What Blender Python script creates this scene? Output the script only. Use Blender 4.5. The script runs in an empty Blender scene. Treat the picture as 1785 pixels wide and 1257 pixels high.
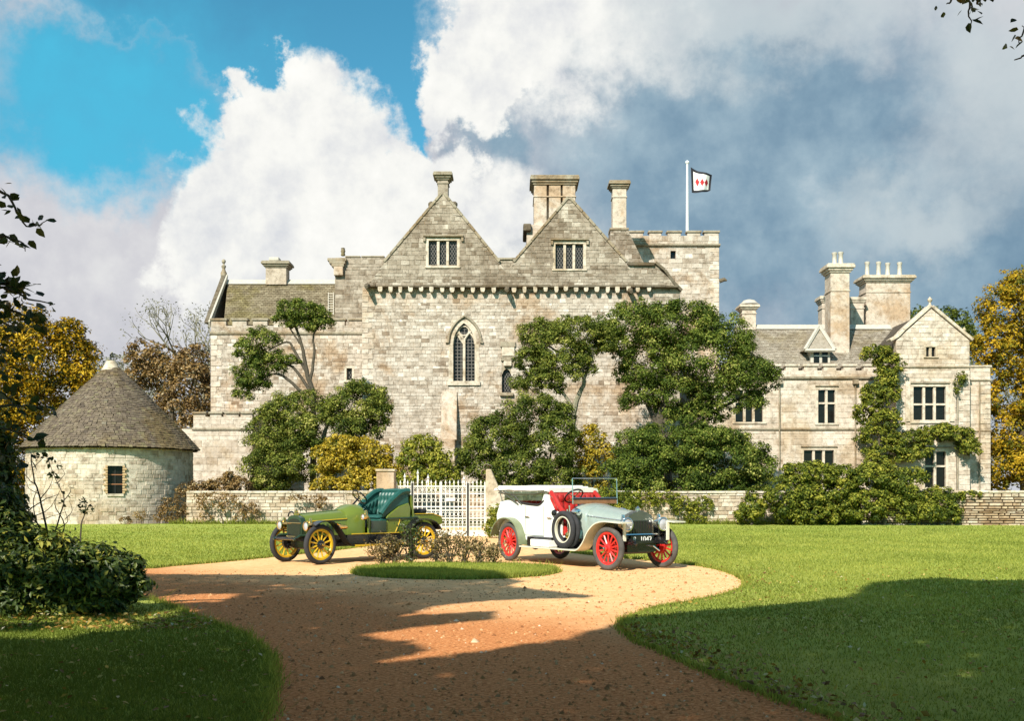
import bpy, math, random
import numpy as np
from mathutils import Vector, Matrix, noise
from mathutils.geometry import tessellate_polygon
RN = random.Random(11)
SC = bpy.context.scene
COL = SC.collection
U = RN.uniform

# ------------------------------------------------------------------ camera, sky, sun, exposure
F, CX, HZ, EYE = 1900.0, 892.5, 857.0, 1.6
cam = bpy.data.cameras.new('camera')
cam.sensor_width = 36.0
cam.lens = 36.0 * F / 1785.0
cam.shift_y = (HZ - 628.5) / 1785.0
cam.clip_start, cam.clip_end = 0.1, 3000
camo = bpy.data.objects.new('camera', cam)
COL.objects.link(camo)
camo.location = (0, 0, EYE)
camo.rotation_euler = (math.radians(90), 0, 0)
SC.camera = camo

SUN_AZ, SUN_EL = math.radians(25), math.radians(38)      # azimuth the light travels towards, height of the sun
sl = bpy.data.lights.new('sun', 'SUN')
sl.energy = 5.0
sl.angle = math.radians(0.5)
sl.color = (1.0, 0.93, 0.81)
so = bpy.data.objects.new('sun', sl)
COL.objects.link(so)
LD = Vector((math.sin(SUN_AZ) * math.cos(SUN_EL), math.cos(SUN_AZ) * math.cos(SUN_EL), -math.sin(SUN_EL)))
so.rotation_euler = LD.to_track_quat('-Z', 'Y').to_euler()
so.location = (-20, -40, 40)
SC.view_settings.view_transform = 'Standard'
SC.view_settings.look = 'None'
SC.view_settings.exposure = 0.60
SC.view_settings.gamma = 1.0
SC.view_settings.use_curve_mapping = False
SC.cycles.max_bounces = 6
SC.cycles.diffuse_bounces = 3
SC.cycles.glossy_bounces = 3
SC.cycles.transparent_max_bounces = 8


class NT:
    """small helper for node trees"""
    def __init__(s, tree):
        s.t = tree
        s.n = tree.nodes
        s.l = tree.links

    def new(s, kind, **kw):
        nd = s.n.new(kind)
        for k, v in kw.items():
            setattr(nd, k, v)
        return nd

    def put(s, sock, v):
        if hasattr(v, 'is_linked'):
            s.l.new(v, sock)
        elif v is not None:
            sock.default_value = v

    def math(s, op, a, b=None, clamp=False):
        nd = s.new('ShaderNodeMath', operation=op, use_clamp=clamp)
        s.put(nd.inputs[0], a)
        if b is not None:
            s.put(nd.inputs[1], b)
        return nd.outputs[0]

    def vmath(s, op, a, b=None):
        nd = s.new('ShaderNodeVectorMath', operation=op)
        s.put(nd.inputs[0], a)
        if b is not None:
            s.put(nd.inputs[1], b)
        return nd.outputs['Value'] if op in ('LENGTH', 'DOT_PRODUCT') else nd.outputs[0]

    def mix(s, fac, a, b, blend='MIX'):
        nd = s.new('ShaderNodeMix', data_type='RGBA', blend_type=blend)
        s.put(nd.inputs['Factor'], fac)
        s.put(nd.inputs[6], (*a, 1) if isinstance(a, tuple) and len(a) == 3 else a)
        s.put(nd.inputs[7], (*b, 1) if isinstance(b, tuple) and len(b) == 3 else b)
        return nd.outputs[2]

    def noise(s, vec, scale, detail=4, rough=.55, dist=0.0, out='Fac'):
        nd = s.new('ShaderNodeTexNoise')
        s.put(nd.inputs['Vector'], vec)
        nd.inputs['Scale'].default_value = scale
        nd.inputs['Detail'].default_value = detail
        nd.inputs['Roughness'].default_value = rough
        nd.inputs['Distortion'].default_value = dist
        return nd.outputs[out]

    def ramp(s, fac, stops):
        nd = s.new('ShaderNodeValToRGB')
        cr = nd.color_ramp
        while len(cr.elements) < len(stops):
            cr.elements.new(0.5)
        for e, (p, c) in zip(cr.elements, stops):
            e.position = p
            e.color = (*c, 1) if len(c) == 3 else c
        s.put(nd.inputs[0], fac)
        return nd.outputs[0]

    def smooth(s, v, a, b, lo=0.0, hi=1.0):
        nd = s.new('ShaderNodeMapRange', interpolation_type='SMOOTHSTEP')
        s.put(nd.inputs[0], v)
        for i, q in enumerate((a, b, lo, hi)):
            nd.inputs[i + 1].default_value = q
        return nd.outputs[0]


def build_world():
    w = bpy.data.worlds.new('World')
    SC.world = w
    w.use_nodes = True
    w.node_tree.nodes.clear()
    N = NT(w.node_tree)
    out = N.new('ShaderNodeOutputWorld')
    bg = N.new('ShaderNodeBackground')
    STR = 0.1
    DIM = 0.79      # the camera was exposed for the sunlit stone
    bg.inputs['Strength'].default_value = STR
    N.l.new(bg.outputs[0], out.inputs[0])
    sky = N.new('ShaderNodeTexSky', sky_type='NISHITA')
    sky.sun_disc = False
    sky.sun_elevation = SUN_EL
    sky.sun_rotation = math.pi + SUN_AZ
    sky.altitude = 20
    sky.air_density = 1.0
    sky.dust_density = 0.6
    sky.ozone_density = 1.5
    d = N.new('ShaderNodeTexCoord').outputs['Generated']
    sep = N.new('ShaderNodeSeparateXYZ')
    N.l.new(d, sep.inputs[0])
    az = N.math('ARCTAN2', sep.outputs[0], sep.outputs[1])
    el = N.math('ARCSINE', sep.outputs[2])
    comb = N.new('ShaderNodeCombineXYZ')
    N.l.new(az, comb.inputs[0])
    N.l.new(el, comb.inputs[1])
    p = comb.outputs[0]
    big = N.noise(d, 5.0, 3, .5, out='Color')
    fine = N.noise(d, 17.0, 7, .62, out='Color')
    off = N.vmath('ADD', N.vmath('MULTIPLY', N.vmath('SUBTRACT', big, (.5, .5, .5)), (.09, .09, 0)),
                  N.vmath('MULTIPLY', N.vmath('SUBTRACT', fine, (.5, .5, .5)), (.14, .14, 0)))
    q = N.vmath('ADD', p, off)
    f1 = N.noise(d, 9.0, 8, .6)
    f2 = N.noise(d, 26.0, 6, .6)

    def ae(x, y):
        a = math.atan((x - CX) / F)
        return a, math.atan((HZ - y) / F * math.cos(a))

    def ell(x, y, rx, ry, inner=0.35, outer=1.0, src=q):
        a, e = ae(x, y)
        v = N.vmath('SUBTRACT', src, (a, e, 0))
        v = N.vmath('DIVIDE', v, (rx / F, ry / F * .95, 1))
        return N.smooth(N.vmath('LENGTH', v), outer, inner)

    def union(items):
        r = items[0]
        for it in items[1:]:
            r = N.math('MAXIMUM', r, it)
        return r
    # openings with blue sky
    hole = union([ell(170, 180, 300, 160, .45, 1.15), ell(500, 10, 440, 165, .7, 1.05), ell(700, 190, 75, 90, .7, 1.1),
                  ell(620, 90, 190, 110, .8, 1.05), ell(700, 210, 70, 90, .7, 1.05), ell(335, 290, 50, 120, .3, 1.2)])
    # unseen sky behind and overhead: cloud broken up to weaken the shadow fill
    front = N.smooth(sep.outputs[1], -.2, .45)
    high = N.smooth(el, math.radians(30), math.radians(50))
    broken = N.smooth(f1, .53, .66)
    away = N.math('MAXIMUM', N.math('SUBTRACT', 1.0, front), high)
    hole = N.math('MAXIMUM', hole, N.math('MULTIPLY', away, N.math('SUBTRACT', 1.0, broken)))
    # bright heaped clouds standing in front of the openings
    white = union([ell(530, 410, 235, 290, .86, 1.04), ell(455, 225, 105, 115, .8, 1.04), ell(600, 270, 80, 90, .7, 1.05), ell(710, 340, 130, 110, .8, 1.05),
                   ell(915, 70, 185, 150, .6, 1.1), ell(850, 120, 115, 125, .8, 1.04), ell(1010, 60, 200, 110, .2, 1.3),
                   ell(640, 440, 260, 140, .5, 1.2), ell(860, 400, 100, 90, .3, 1.2)])
    cyan = N.vmath('MULTIPLY', sky.outputs[0], (.46, 1.2, 1.18))
    cyan = N.mix(N.math('MULTIPLY', ell(150, 190, 420, 210, 0, 1.2), N.smooth(f1, .25, .6, .55, .95)), cyan, (.07 / STR, .44 / STR, .64 / STR))
    # shaded layer cloud: pale lilac-grey at the left, slate blue at the right
    mott = N.math('ADD', N.math('MULTIPLY', f1, .7), N.math('MULTIPLY', f2, .3))
    pale = N.ramp(mott, [(.30, (4.2, 4.3, 4.8)), (.5, (5.5, 5.5, 5.8)), (.7, (7.0, 7.0, 6.9))])
    slate = N.ramp(mott, [(.30, (1.1, 2.0, 2.95)), (.47, (1.9, 2.95, 3.85)), (.6, (2.9, 4.0, 4.75)), (.75, (4.8, 5.6, 6.0))])
    rightside = union([ell(1300, 300, 460, 330, .45, 1.2), ell(1650, 480, 420, 330, .3, 1.3), ell(870, 260, 110, 130, .1, 1.15)])
    layer = N.mix(N.math('MULTIPLY', rightside, front), pale, slate)
    lightpatch = union([ell(1280, 40, 420, 95, .2, 1.25), ell(1760, 170, 180, 220, .1, 1.25), ell(1600, 380, 190, 90, .1, 1.2)])
    layer = N.mix(N.math('MULTIPLY', lightpatch, N.math('MULTIPLY', front, .75)), layer, (5.0, 5.6, 5.8))
    shade = N.ramp(N.math('ADD', N.math('MULTIPLY', f1, .5), N.math('MULTIPLY', f2, .5)),
                   [(.32, (5.6, 5.8, 6.2)), (.5, (7.8, 7.8, 7.5)), (.65, (8.8, 8.7, 8.3))])
    c = N.mix(hole, layer, cyan)
    c = N.mix(N.math('MULTIPLY', white, front), c, shade)
    # ground colour below the horizon
    c = N.mix(N.smooth(sep.outputs[2], -.02, -.06), c, (.8, .9, .5))
    c = N.mix(1.0, c, (DIM, DIM, DIM), 'MULTIPLY')
    N.l.new(c, bg.inputs['Color'])


build_world()

# ------------------------------------------------------------------ materials


def newmat(name):
    m = bpy.data.materials.new(name)
    m.use_nodes = True
    m.node_tree.nodes.clear()
    N = NT(m.node_tree)
    out = N.new('ShaderNodeOutputMaterial')
    b = N.new('ShaderNodeBsdfPrincipled')
    N.l.new(b.outputs[0], out.inputs[0])
    return m, N, b, out


def tint_src(N, how):
    if how == 'random':
        return N.new('ShaderNodeObjectInfo').outputs['Random']
    a = N.new('ShaderNodeAttribute')
    a.attribute_name = 'tint'
    return a.outputs['Fac']


def stone_mat(name, stops, how='attr', stain=(.74, .58, .42), stain_amt=.8, bump=.35, scale=1.0, rough=.9):
    m, N, b, out = newmat(name)
    pos = N.new('ShaderNodeNewGeometry').outputs['Position']
    col = N.ramp(tint_src(N, how), stops)
    n1 = N.noise(pos, 4.5 * scale, 6, .65)
    col = N.mix(1.0, col, N.ramp(n1, [(.28, (.66, .64, .60)), (.5, (1, 1, 1)), (.75, (1.12, 1.1, 1.06))]), 'MULTIPLY')
    n5 = N.noise(pos, 2.3 * scale, 8, .72, .3)
    col = N.mix(1.0, col, N.ramp(n5, [(.33, (.60, .565, .52)), (.47, (.95, .945, .935)), (.62, (1.10, 1.10, 1.10))]), 'MULTIPLY')
    n6 = N.noise(N.vmath('MULTIPLY', pos, (1, 1, 1.6)), 5.5 * scale, 4, .6)
    col = N.mix(N.math('MULTIPLY', N.smooth(n6, .60, .70), .65), col, N.mix(1.0, col, (.52, .43, .33), 'MULTIPLY'))
    n2 = N.noise(pos, .33, 6, .68, .6)
    col = N.mix(N.math('MULTIPLY', N.smooth(n2, .47, .64), stain_amt), col, N.mix(1.0, col, stain, 'MULTIPLY'))
    n4 = N.noise(N.vmath('MULTIPLY', pos, (1, 1, .18)), 1.3, 5, .7)
    col = N.mix(N.math('MULTIPLY', N.smooth(n4, .56, .72), .5), col, N.mix(1.0, col, (.62, .60, .56), 'MULTIPLY'))
    N.put(b.inputs['Base Color'], col)
    b.inputs['Roughness'].default_value = rough
    b.inputs['Specular IOR Level'].default_value = .15
    bp = N.new('ShaderNodeBump')
    bp.inputs['Strength'].default_value = bump
    bp.inputs['Distance'].default_value = .03
    N.put(bp.inputs['Height'], N.noise(pos, 14 * scale, 6, .7))
    N.l.new(bp.outputs[0], b.inputs['Normal'])
    return m


def plain(name, col, rough=.5, metal=0.0, spec=.5, var=.12, scale=6.0, bump=0.0, coat=0.0):
    m, N, b, out = newmat(name)
    pos = N.new('ShaderNodeTexCoord').outputs['Object']
    n = N.noise(pos, scale, 5, .6)
    c = N.mix(1.0, (*col, 1), N.ramp(n, [(.3, (1 - var,) * 3), (.7, (1 + var,) * 3)]), 'MULTIPLY')
    N.put(b.inputs['Base Color'], c)
    b.inputs['Roughness'].default_value = rough
    b.inputs['Metallic'].default_value = metal
    b.inputs['Specular IOR Level'].default_value = spec
    b.inputs['Coat Weight'].default_value = coat
    b.inputs['Coat Roughness'].default_value = .12
    if bump:
        bp = N.new('ShaderNodeBump')
        bp.inputs['Strength'].default_value = bump
        bp.inputs['Distance'].default_value = .02
        N.put(bp.inputs['Height'], N.noise(pos, scale * 4, 5, .6))
        N.l.new(bp.outputs[0], b.inputs['Normal'])
    return m


def leaf_mat(name, stops, trans=.28, rough=.5, spec=.3, how='attr'):
    m, N, b, out = newmat(name)
    t = tint_src(N, how)
    col = N.ramp(t, stops)
    N.put(b.inputs['Base Color'], col)
    b.inputs['Roughness'].default_value = rough
    b.inputs['Specular IOR Level'].default_value = spec
    tr = N.new('ShaderNodeBsdfTranslucent')
    N.put(tr.inputs[0], N.mix(1.0, col, (1.2, 1.15, .8), 'MULTIPLY'))
    mx = N.new('ShaderNodeMixShader')
    mx.inputs[0].default_value = trans
    N.l.new(b.outputs[0], mx.inputs[1])
    N.l.new(tr.outputs[0], mx.inputs[2])
    N.l.new(mx.outputs[0], out.inputs[0])
    return m


M = {}
WALL = [(0, (.27, .21, .158)), (.15, (.375, .312, .252)), (.45, (.47, .405, .338)), (.75, (.525, .462, .397)), (1, (.63, .572, .505))]
GREY = [(0, (.22, .172, .125)), (.25, (.30, .25, .195)), (.6, (.365, .31, .248)), (.85, (.42, .365, .30)), (1, (.53, .47, .395))]
ASH = [(0, (.45, .37, .295)), (.4, (.545, .465, .385)), (1, (.62, .55, .47))]
for nm, st, kw in (('wall', WALL, {}), ('gable', GREY, dict(stain=(.55, .5, .45))), ('ashlar', ASH, dict(stain=(.8, .72, .6), bump=.2)),
                   ('field', [(0, (.34, .26, .18)), (.4, (.50, .42, .33)), (1, (.64, .57, .47))], dict(bump=.5))):
    M[nm] = stone_mat('stone_' + nm, st, 'attr', **kw)
    M[nm + '_r'] = stone_mat('stone_single_' + nm, st, 'random', **kw)
M['mortar'] = stone_mat('mortar', [(0, (.46, .385, .31)), (1, (.46, .385, .31))], bump=.6)
M['mortar_grey'] = stone_mat('mortar_grey', [(0, (.33, .28, .222)), (1, (.33, .28, .222))], bump=.6)
M['mortar_pale'] = stone_mat('mortar_pale', [(0, (.53, .45, .37)), (1, (.53, .45, .37))], bump=.3)
M['mortar_dark'] = stone_mat('mortar_dark', [(0, (.10, .075, .05)), (1, (.10, .075, .05))], bump=.8)
M['render'] = stone_mat('limewash', [(0, (.56, .50, .42)), (1, (.56, .50, .42))], bump=.7, stain=(.8, .72, .6))
M['trim'] = stone_mat('dressed_stone', [(0, (.58, .505, .41)), (1, (.58, .505, .41))], bump=.25, stain=(.7, .62, .5))
M['trimgrey'] = stone_mat('weathered_dressed_stone', [(0, (.33, .285, .215)), (1, (.33, .285, .215))], bump=.35)
M['darktrim'] = stone_mat('blackened_stone', [(0, (.15, .125, .09)), (1, (.15, .125, .09))], bump=.4)
SL = [(0, (.095, .075, .060)), (.35, (.145, .113, .086)), (.7, (.185, .147, .104)), (.92, (.20, .175, .105)), (1, (.24, .21, .16))]
M['slate'] = stone_mat('stone_slate', SL, 'attr', stain=(1.05, .95, .6), bump=.4)
M['slate_r'] = stone_mat('stone_slate_single', SL, 'random', stain=(1.05, .95, .6), bump=.4)
M['slatebase'] = stone_mat('slate_under', [(0, (.09, .075, .06)), (1, (.09, .075, .06))])
M['moss'] = stone_mat('mossy_tile', [(0, (.165, .132, .085)), (.5, (.215, .175, .115)), (1, (.28, .235, .16))], stain=(.85, .85, .55))
M['tile'] = stone_mat('roof_tile', [(0, (.235, .20, .155)), (.5, (.30, .26, .21)), (1, (.37, .33, .27))], stain=(.8, .75, .6))
M['lead'] = plain('white_lead', (.47, .43, .36), .55, var=.15)
M['white'] = plain('white_paint', (.64, .62, .57), .5, var=.12)
M['glass'] = plain('window_glass', (.010, .009, .008), .12, spec=.22, var=.3)
M['iron'] = plain('black_iron', (.02, .02, .02), .5)
M['wood'] = plain('dark_wood', (.10, .05, .025), .6, var=.3)
M['pole'] = plain('pole_paint', (.82, .82, .80), .35, var=.03)
M['bark'] = plain('bark', (.075, .06, .04), .9, var=.45, scale=9, bump=.8)
M['palebark'] = plain('pale_bark', (.20, .18, .12), .9, var=.4, scale=9, bump=.8)
# leaded glazing: dark glass with a lattice of lead cames


def leaded(name, period, diag=True):
    m, N, b, out = newmat(name)
    pos = N.new('ShaderNodeTexCoord').outputs['Object']
    s = N.new('ShaderNodeSeparateXYZ')
    N.l.new(pos, s.inputs[0])
    u = N.math('ADD', s.outputs[0], N.math('MULTIPLY', s.outputs[2], .6)) if diag else s.outputs[0]
    v = N.math('SUBTRACT', s.outputs[0], N.math('MULTIPLY', s.outputs[2], .6)) if diag else s.outputs[2]
    lines = []
    for t in (u, v):
        fr = N.math('FRACT', N.math('DIVIDE', t, period))
        lines.append(N.math('LESS_THAN', N.math('ABSOLUTE', N.math('SUBTRACT', fr, .5)), .12))
    line = N.math('MAXIMUM', lines[0], lines[1])
    N.put(b.inputs['Base Color'], N.mix(line, (.012, .011, .010), (.11, .10, .09)))
    N.put(b.inputs['Roughness'], N.math('ADD', N.math('MULTIPLY', line, .5), .1))
    b.inputs['Specular IOR Level'].default_value = .25
    bp = N.new('ShaderNodeBump')
    bp.inputs['Strength'].default_value = .5
    bp.inputs['Distance'].default_value = .05
    N.put(bp.inputs['Height'], N.noise(pos, 7, 2))
    N.l.new(bp.outputs[0], b.inputs['Normal'])
    return m


M['leaded'] = leaded('leaded_glass', .17)
M['leadsq'] = leaded('leaded_glass_square', .22, False)


def ground_mat(name, stops, scale, fine, fineamt, bump, bdist, patch=None, patch_scale=.25, stripes=None):
    m, N, b, out = newmat(name)
    pos = N.new('ShaderNodeNewGeometry').outputs['Position']
    n = N.math('ADD', N.math('MULTIPLY', N.noise(pos, scale, 7, .65), .6), N.math('MULTIPLY', N.noise(pos, fine, 5, .7), .4))
    col = N.ramp(n, stops)
    if patch:
        col = N.mix(N.math('MULTIPLY', N.smooth(N.noise(pos, patch_scale, 5, .6, .4), .42, .62), fineamt), col, N.mix(1.0, col, patch, 'MULTIPLY'))
    if stripes:
        s = N.new('ShaderNodeSeparateXYZ')
        N.l.new(pos, s.inputs[0])
        wob = N.math('MULTIPLY', N.noise(pos, .22, 3), 3.2)
        sw = N.math('SINE', N.math('MULTIPLY', N.math('ADD', N.math('ADD', s.outputs[1], N.math('MULTIPLY', s.outputs[0], .10)), wob), 6.283 / stripes))
        col = N.mix(1.0, col, N.ramp(N.smooth(sw, -.6, .6), [(0, (.97, .98, .97)), (1, (1.05, 1.03, 1.03))]), 'MULTIPLY')
    N.put(b.inputs['Base Color'], col)
    b.inputs['Roughness'].default_value = .95
    b.inputs['Specular IOR Level'].default_value = .1
    bp = N.new('ShaderNodeBump')
    bp.inputs['Strength'].default_value = bump
    bp.inputs['Distance'].default_value = bdist
    N.put(bp.inputs['Height'], n)
    N.l.new(bp.outputs[0], b.inputs['Normal'])
    return m


M['lawn'] = ground_mat('lawn_turf', [(.28, (.19, .225, .040)), (.5, (.31, .345, .070)), (.72, (.42, .43, .10))], 1.6, 22, .6, .8, .04, (.9, 1.05, .85), .3, 3.4)
M['earth'] = ground_mat('garden_earth', [(.3, (.09, .09, .035)), (.7, (.16, .15, .06))], 1.5, 15, .5, .6, .05)
M['gravel'] = ground_mat('orange_gravel', [(.30, (.60, .31, .125)), (.5, (.85, .51, .245)), (.70, (.94, .65, .375))], 6, 55, .45, .8, .025, (.90, .84, .76), .35)


def shade_gravel():
    # light and tree shade put into the colour: pale sand, redder gravel nearer
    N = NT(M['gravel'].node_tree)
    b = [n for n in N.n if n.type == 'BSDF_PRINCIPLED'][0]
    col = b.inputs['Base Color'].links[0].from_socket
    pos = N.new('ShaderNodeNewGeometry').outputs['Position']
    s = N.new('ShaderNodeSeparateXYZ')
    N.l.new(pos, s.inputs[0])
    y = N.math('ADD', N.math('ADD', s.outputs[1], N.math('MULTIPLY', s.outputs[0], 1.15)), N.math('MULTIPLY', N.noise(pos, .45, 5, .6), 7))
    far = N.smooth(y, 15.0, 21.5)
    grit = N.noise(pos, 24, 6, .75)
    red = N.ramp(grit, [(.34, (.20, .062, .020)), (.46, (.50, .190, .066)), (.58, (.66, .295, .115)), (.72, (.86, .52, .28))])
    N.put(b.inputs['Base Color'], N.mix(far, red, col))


shade_gravel()
# leaves
M['ever'] = leaf_mat('evergreen_leaf', [(0, (.028, .050, .008)), (.4, (.090, .130, .020)), (.75, (.19, .225, .034)), (1, (.42, .40, .11))], .28, .55, .12)
M['everpale'] = leaf_mat('evergreen_leaf_pale', [(0, (.038, .060, .010)), (.45, (.130, .160, .026)), (.8, (.27, .28, .048)), (1, (.50, .46, .14))], .28, .55, .12)
M['yellow'] = leaf_mat('autumn_yellow_leaf', [(0, (.07, .085, .012)), (.35, (.26, .21, .02)), (.7, (.50, .35, .02)), (1, (.62, .47, .08))], .3)
M['climber'] = leaf_mat('climber_leaf', [(0, (.04, .065, .010)), (.4, (.15, .175, .022)), (.75, (.30, .30, .038)), (1, (.46, .41, .07))], .3, .55, .15)
M['gold'] = leaf_mat('golden_leaf', [(0, (.04, .055, .010)), (.3, (.16, .15, .016)), (.6, (.40, .26, .016)), (1, (.60, .38, .03))], .3, .6, .1)
M['rust'] = leaf_mat('russet_leaf', [(0, (.07, .045, .020)), (.45, (.21, .125, .04)), (.8, (.34, .21, .07)), (1, (.48, .38, .22))], .25)
M['autumn'] = leaf_mat('autumn_mixed_leaf', [(0, (.014, .024, .005)), (.40, (.07, .065, .008)), (.58, (.26, .17, .010)), (.85, (.55, .31, .012)), (1, (.66, .44, .04))], .3, .6, .1)
M['dark'] = leaf_mat('dark_leaf', [(0, (.020, .038, .008)), (.5, (.060, .095, .018)), (.85, (.14, .17, .028)), (1, (.32, .30, .05))], .25, .42, .35)
M['rose'] = leaf_mat('rose_leaf', [(0, (.06, .05, .02)), (.3, (.12, .10, .035)), (.6, (.28, .20, .09)), (1, (.55, .42, .22))], .3)
M['grass'] = leaf_mat('grass_blade', [(0, (.11, .145, .022)), (.5, (.29, .335, .062)), (1, (.50, .50, .12))], .45, .6, .1)
M['shade'] = leaf_mat('oak_leaf', [(0, (.03, .045, .012)), (1, (.10, .10, .02))], .12)
M['fallen'] = leaf_mat('fallen_leaf', [(0, (.12, .06, .015)), (.5, (.34, .19, .03)), (.9, (.48, .36, .10)), (1, (.6, .55, .4))], .2)
M['farleaf'] = leaf_mat('distant_leaf', [(0, (.13, .13, .085)), (.5, (.21, .20, .13)), (1, (.31, .29, .20))], .2)

# ------------------------------------------------------------------ mesh helpers


def PX(x, y, Z):
    return Vector(((x - CX) * Z / F, Z, EYE + (HZ - y) * Z / F))


def GR(x, y):
    Z = F * EYE / (y - HZ)
    return ((x - CX) * Z / F, Z)


def tag(o, label=None, cat=None, group=None, kind=None):
    for k, v in (('label', label), ('category', cat), ('group', group), ('kind', kind)):
        if v:
            o[k] = v
    return o


WM = {}       # world matrix of every object, kept by hand: whatever is linked below is given in world coordinates


def hang(o, parent):
    WM[o.name] = Matrix.LocRotScale(o.location, o.rotation_euler, o.scale)
    if parent:
        o.parent = parent
        o.matrix_parent_inverse = WM[parent.name].inverted()
    return o


def empty(name, loc, rz=0.0, parent=None):
    o = bpy.data.objects.new(name, None)
    o.empty_display_size = .3
    COL.objects.link(o)
    o.location = loc
    o.rotation_euler = (0, 0, rz)
    return hang(o, parent)


def link(name, me, parent=None, loc=(0, 0, 0), scale=(1, 1, 1), rot=(0, 0, 0)):
    o = bpy.data.objects.new(name, me)
    COL.objects.link(o)
    o.location, o.scale, o.rotation_euler = loc, scale, rot
    return hang(o, parent)


class MB:
    def __init__(s, M4=None):
        s.v, s.f, s.mi, s.t, s.M = [], [], [], [], M4

    def add(s, vs, fs, m=0, t=.5):
        b = len(s.v)
        if s.M is not None:
            vs = [tuple(s.M @ Vector(p)) for p in vs]
        s.v.extend(tuple(p) for p in vs)
        for f in fs:
            s.f.append(tuple(b + i for i in f))
            s.mi.append(m)
            s.t.append(t)
        return s

    def box(s, a, b, m=0, t=.5):
        x0, y0, z0 = a
        x1, y1, z1 = b
        return s.add([(x0, y0, z0), (x1, y0, z0), (x1, y1, z0), (x0, y1, z0), (x0, y0, z1), (x1, y0, z1), (x1, y1, z1), (x0, y1, z1)],
                     [(0, 3, 2, 1), (4, 5, 6, 7), (0, 1, 5, 4), (1, 2, 6, 5), (2, 3, 7, 6), (3, 0, 4, 7)], m, t)

    def prism(s, poly, ext, m=0, t=.5, inset=0.0):
        """poly: 3D points (a flat polygon); ext: extrusion vector towards the back."""
        n = len(poly)
        e = Vector(ext)
        a = [Vector(p) for p in poly]
        nrm = (a[1] - a[0]).cross(a[2] - a[0])
        if nrm.dot(e) > 0:
            a = a[::-1]
        vs = a + [p + e for p in a]
        fs = [tuple(range(n)), tuple(range(2 * n - 1, n - 1, -1))] + [(i, n + i, n + (i + 1) % n, (i + 1) % n) for i in range(n)]
        return s.add(vs, fs, m, t)

    def tube(s, pts, rad, n=8, m=0, t=.5, cap=True):
        pts = [Vector(p) for p in pts]
        rings, last = [], None
        for i, p in enumerate(pts):
            d = (pts[min(i + 1, len(pts) - 1)] - pts[max(i - 1, 0)]).normalized()
            if last is None:
                last = d.orthogonal().normalized()
            last = (last - d * last.dot(d))
            last = last.normalized() if last.length > 1e-6 else d.orthogonal().normalized()
            b = d.cross(last)
            r = rad[i] if isinstance(rad, (list, tuple)) else rad
            rings.append([p + (last * math.cos(k * 2 * math.pi / n) + b * math.sin(k * 2 * math.pi / n)) * r for k in range(n)])
        vs = [v for r in rings for v in r]
        fs = []
        for i in range(len(pts) - 1):
            for k in range(n):
                a, c = i * n + k, i * n + (k + 1) % n
                fs.append((a, c, c + n, a + n))
        if cap:
            fs.append(tuple(range(n - 1, -1, -1)))
            fs.append(tuple(range((len(pts) - 1) * n, len(pts) * n)))
        return s.add(vs, fs, m, t)

    def lathe(s, prof, c=(0, 0, 0), n=24, axis='z', m=0, t=.5, closed=False):
        """prof: (radius, height) pairs round the axis."""
        vs = []
        for r, h in prof:
            for k in range(n):
                a = 2 * math.pi * k / n
                q = (r * math.cos(a), r * math.sin(a), h) if axis == 'z' else ((r * math.cos(a), h, r * math.sin(a)) if axis == 'y' else (h, r * math.cos(a), r * math.sin(a)))
                vs.append((c[0] + q[0], c[1] + q[1], c[2] + q[2]))
        fs = []
        L = len(prof)
        for i in range(L if closed else L - 1):
            j = (i + 1) % L
            for k in range(n):
                k2 = (k + 1) % n
                f = (i * n + k, i * n + k2, j * n + k2, j * n + k)
                fs.append(f if axis != 'y' else f[::-1])
        return s.add(vs, fs, m, t)

    def loft(s, secs, m=0, t=.5, closed=True, cap=True):
        n = len(secs[0])
        vs = [p for c in secs for p in c]
        fs = []
        for i in range(len(secs) - 1):
            for k in range(n if closed else n - 1):
                a, b = i * n + k, i * n + (k + 1) % n
                fs.append((a, b, b + n, a + n))
        if cap and closed:
            fs.append(tuple(range(n - 1, -1, -1)))
            fs.append(tuple(range((len(secs) - 1) * n, len(secs) * n)))
        return s.add(vs, fs, m, t)

    def strip(s, prof, y0, y1, th, m=0, t=.5):
        """curved sheet: profile of (x, z) swept from y0 to y1 with a thickness."""
        secs = []
        for i, (x, z) in enumerate(prof):
            a, b = prof[max(i - 1, 0)], prof[min(i + 1, len(prof) - 1)]
            dx, dz = b[0] - a[0], b[1] - a[1]
            L = math.hypot(dx, dz) or 1
            nx, nz = -dz / L * th, dx / L * th
            secs.append([(x, y0, z), (x, y1, z), (x + nx, y1, z + nz), (x + nx, y0, z + nz)])
        return s.loft(secs, m, t)

    def stone(s, poly, ux, un, org, depth, m=0, t=.5, ch=.02):
        """a stone: flat outline in wall coordinates, proud of the wall, with a chamfered arris."""
        n = len(poly)
        cx = sum(p[0] for p in poly) / n
        cz = sum(p[1] for p in poly) / n
        def at(x, z, d):
            return (org[0] + ux[0] * x + un[0] * d, org[1] + ux[1] * x + un[1] * d, z)
        vs = [at(x, z, 0) for x, z in poly] + [at(x, z, depth * .6) for x, z in poly]
        for x, z in poly:
            dx, dz = cx - x, cz - z
            L = math.hypot(dx, dz) or 1
            k = min(ch, L * .2)
            vs.append(at(x + dx / L * k * 1.3, z + dz / L * k, depth))
        fs = [tuple(range(2 * n, 3 * n))]
        for lv in (0, n):
            for i in range(n):
                j = (i + 1) % n
                fs.append((lv + i, lv + j, lv + n + j, lv + n + i))
        return s.add(vs, fs, m, t)

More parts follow.
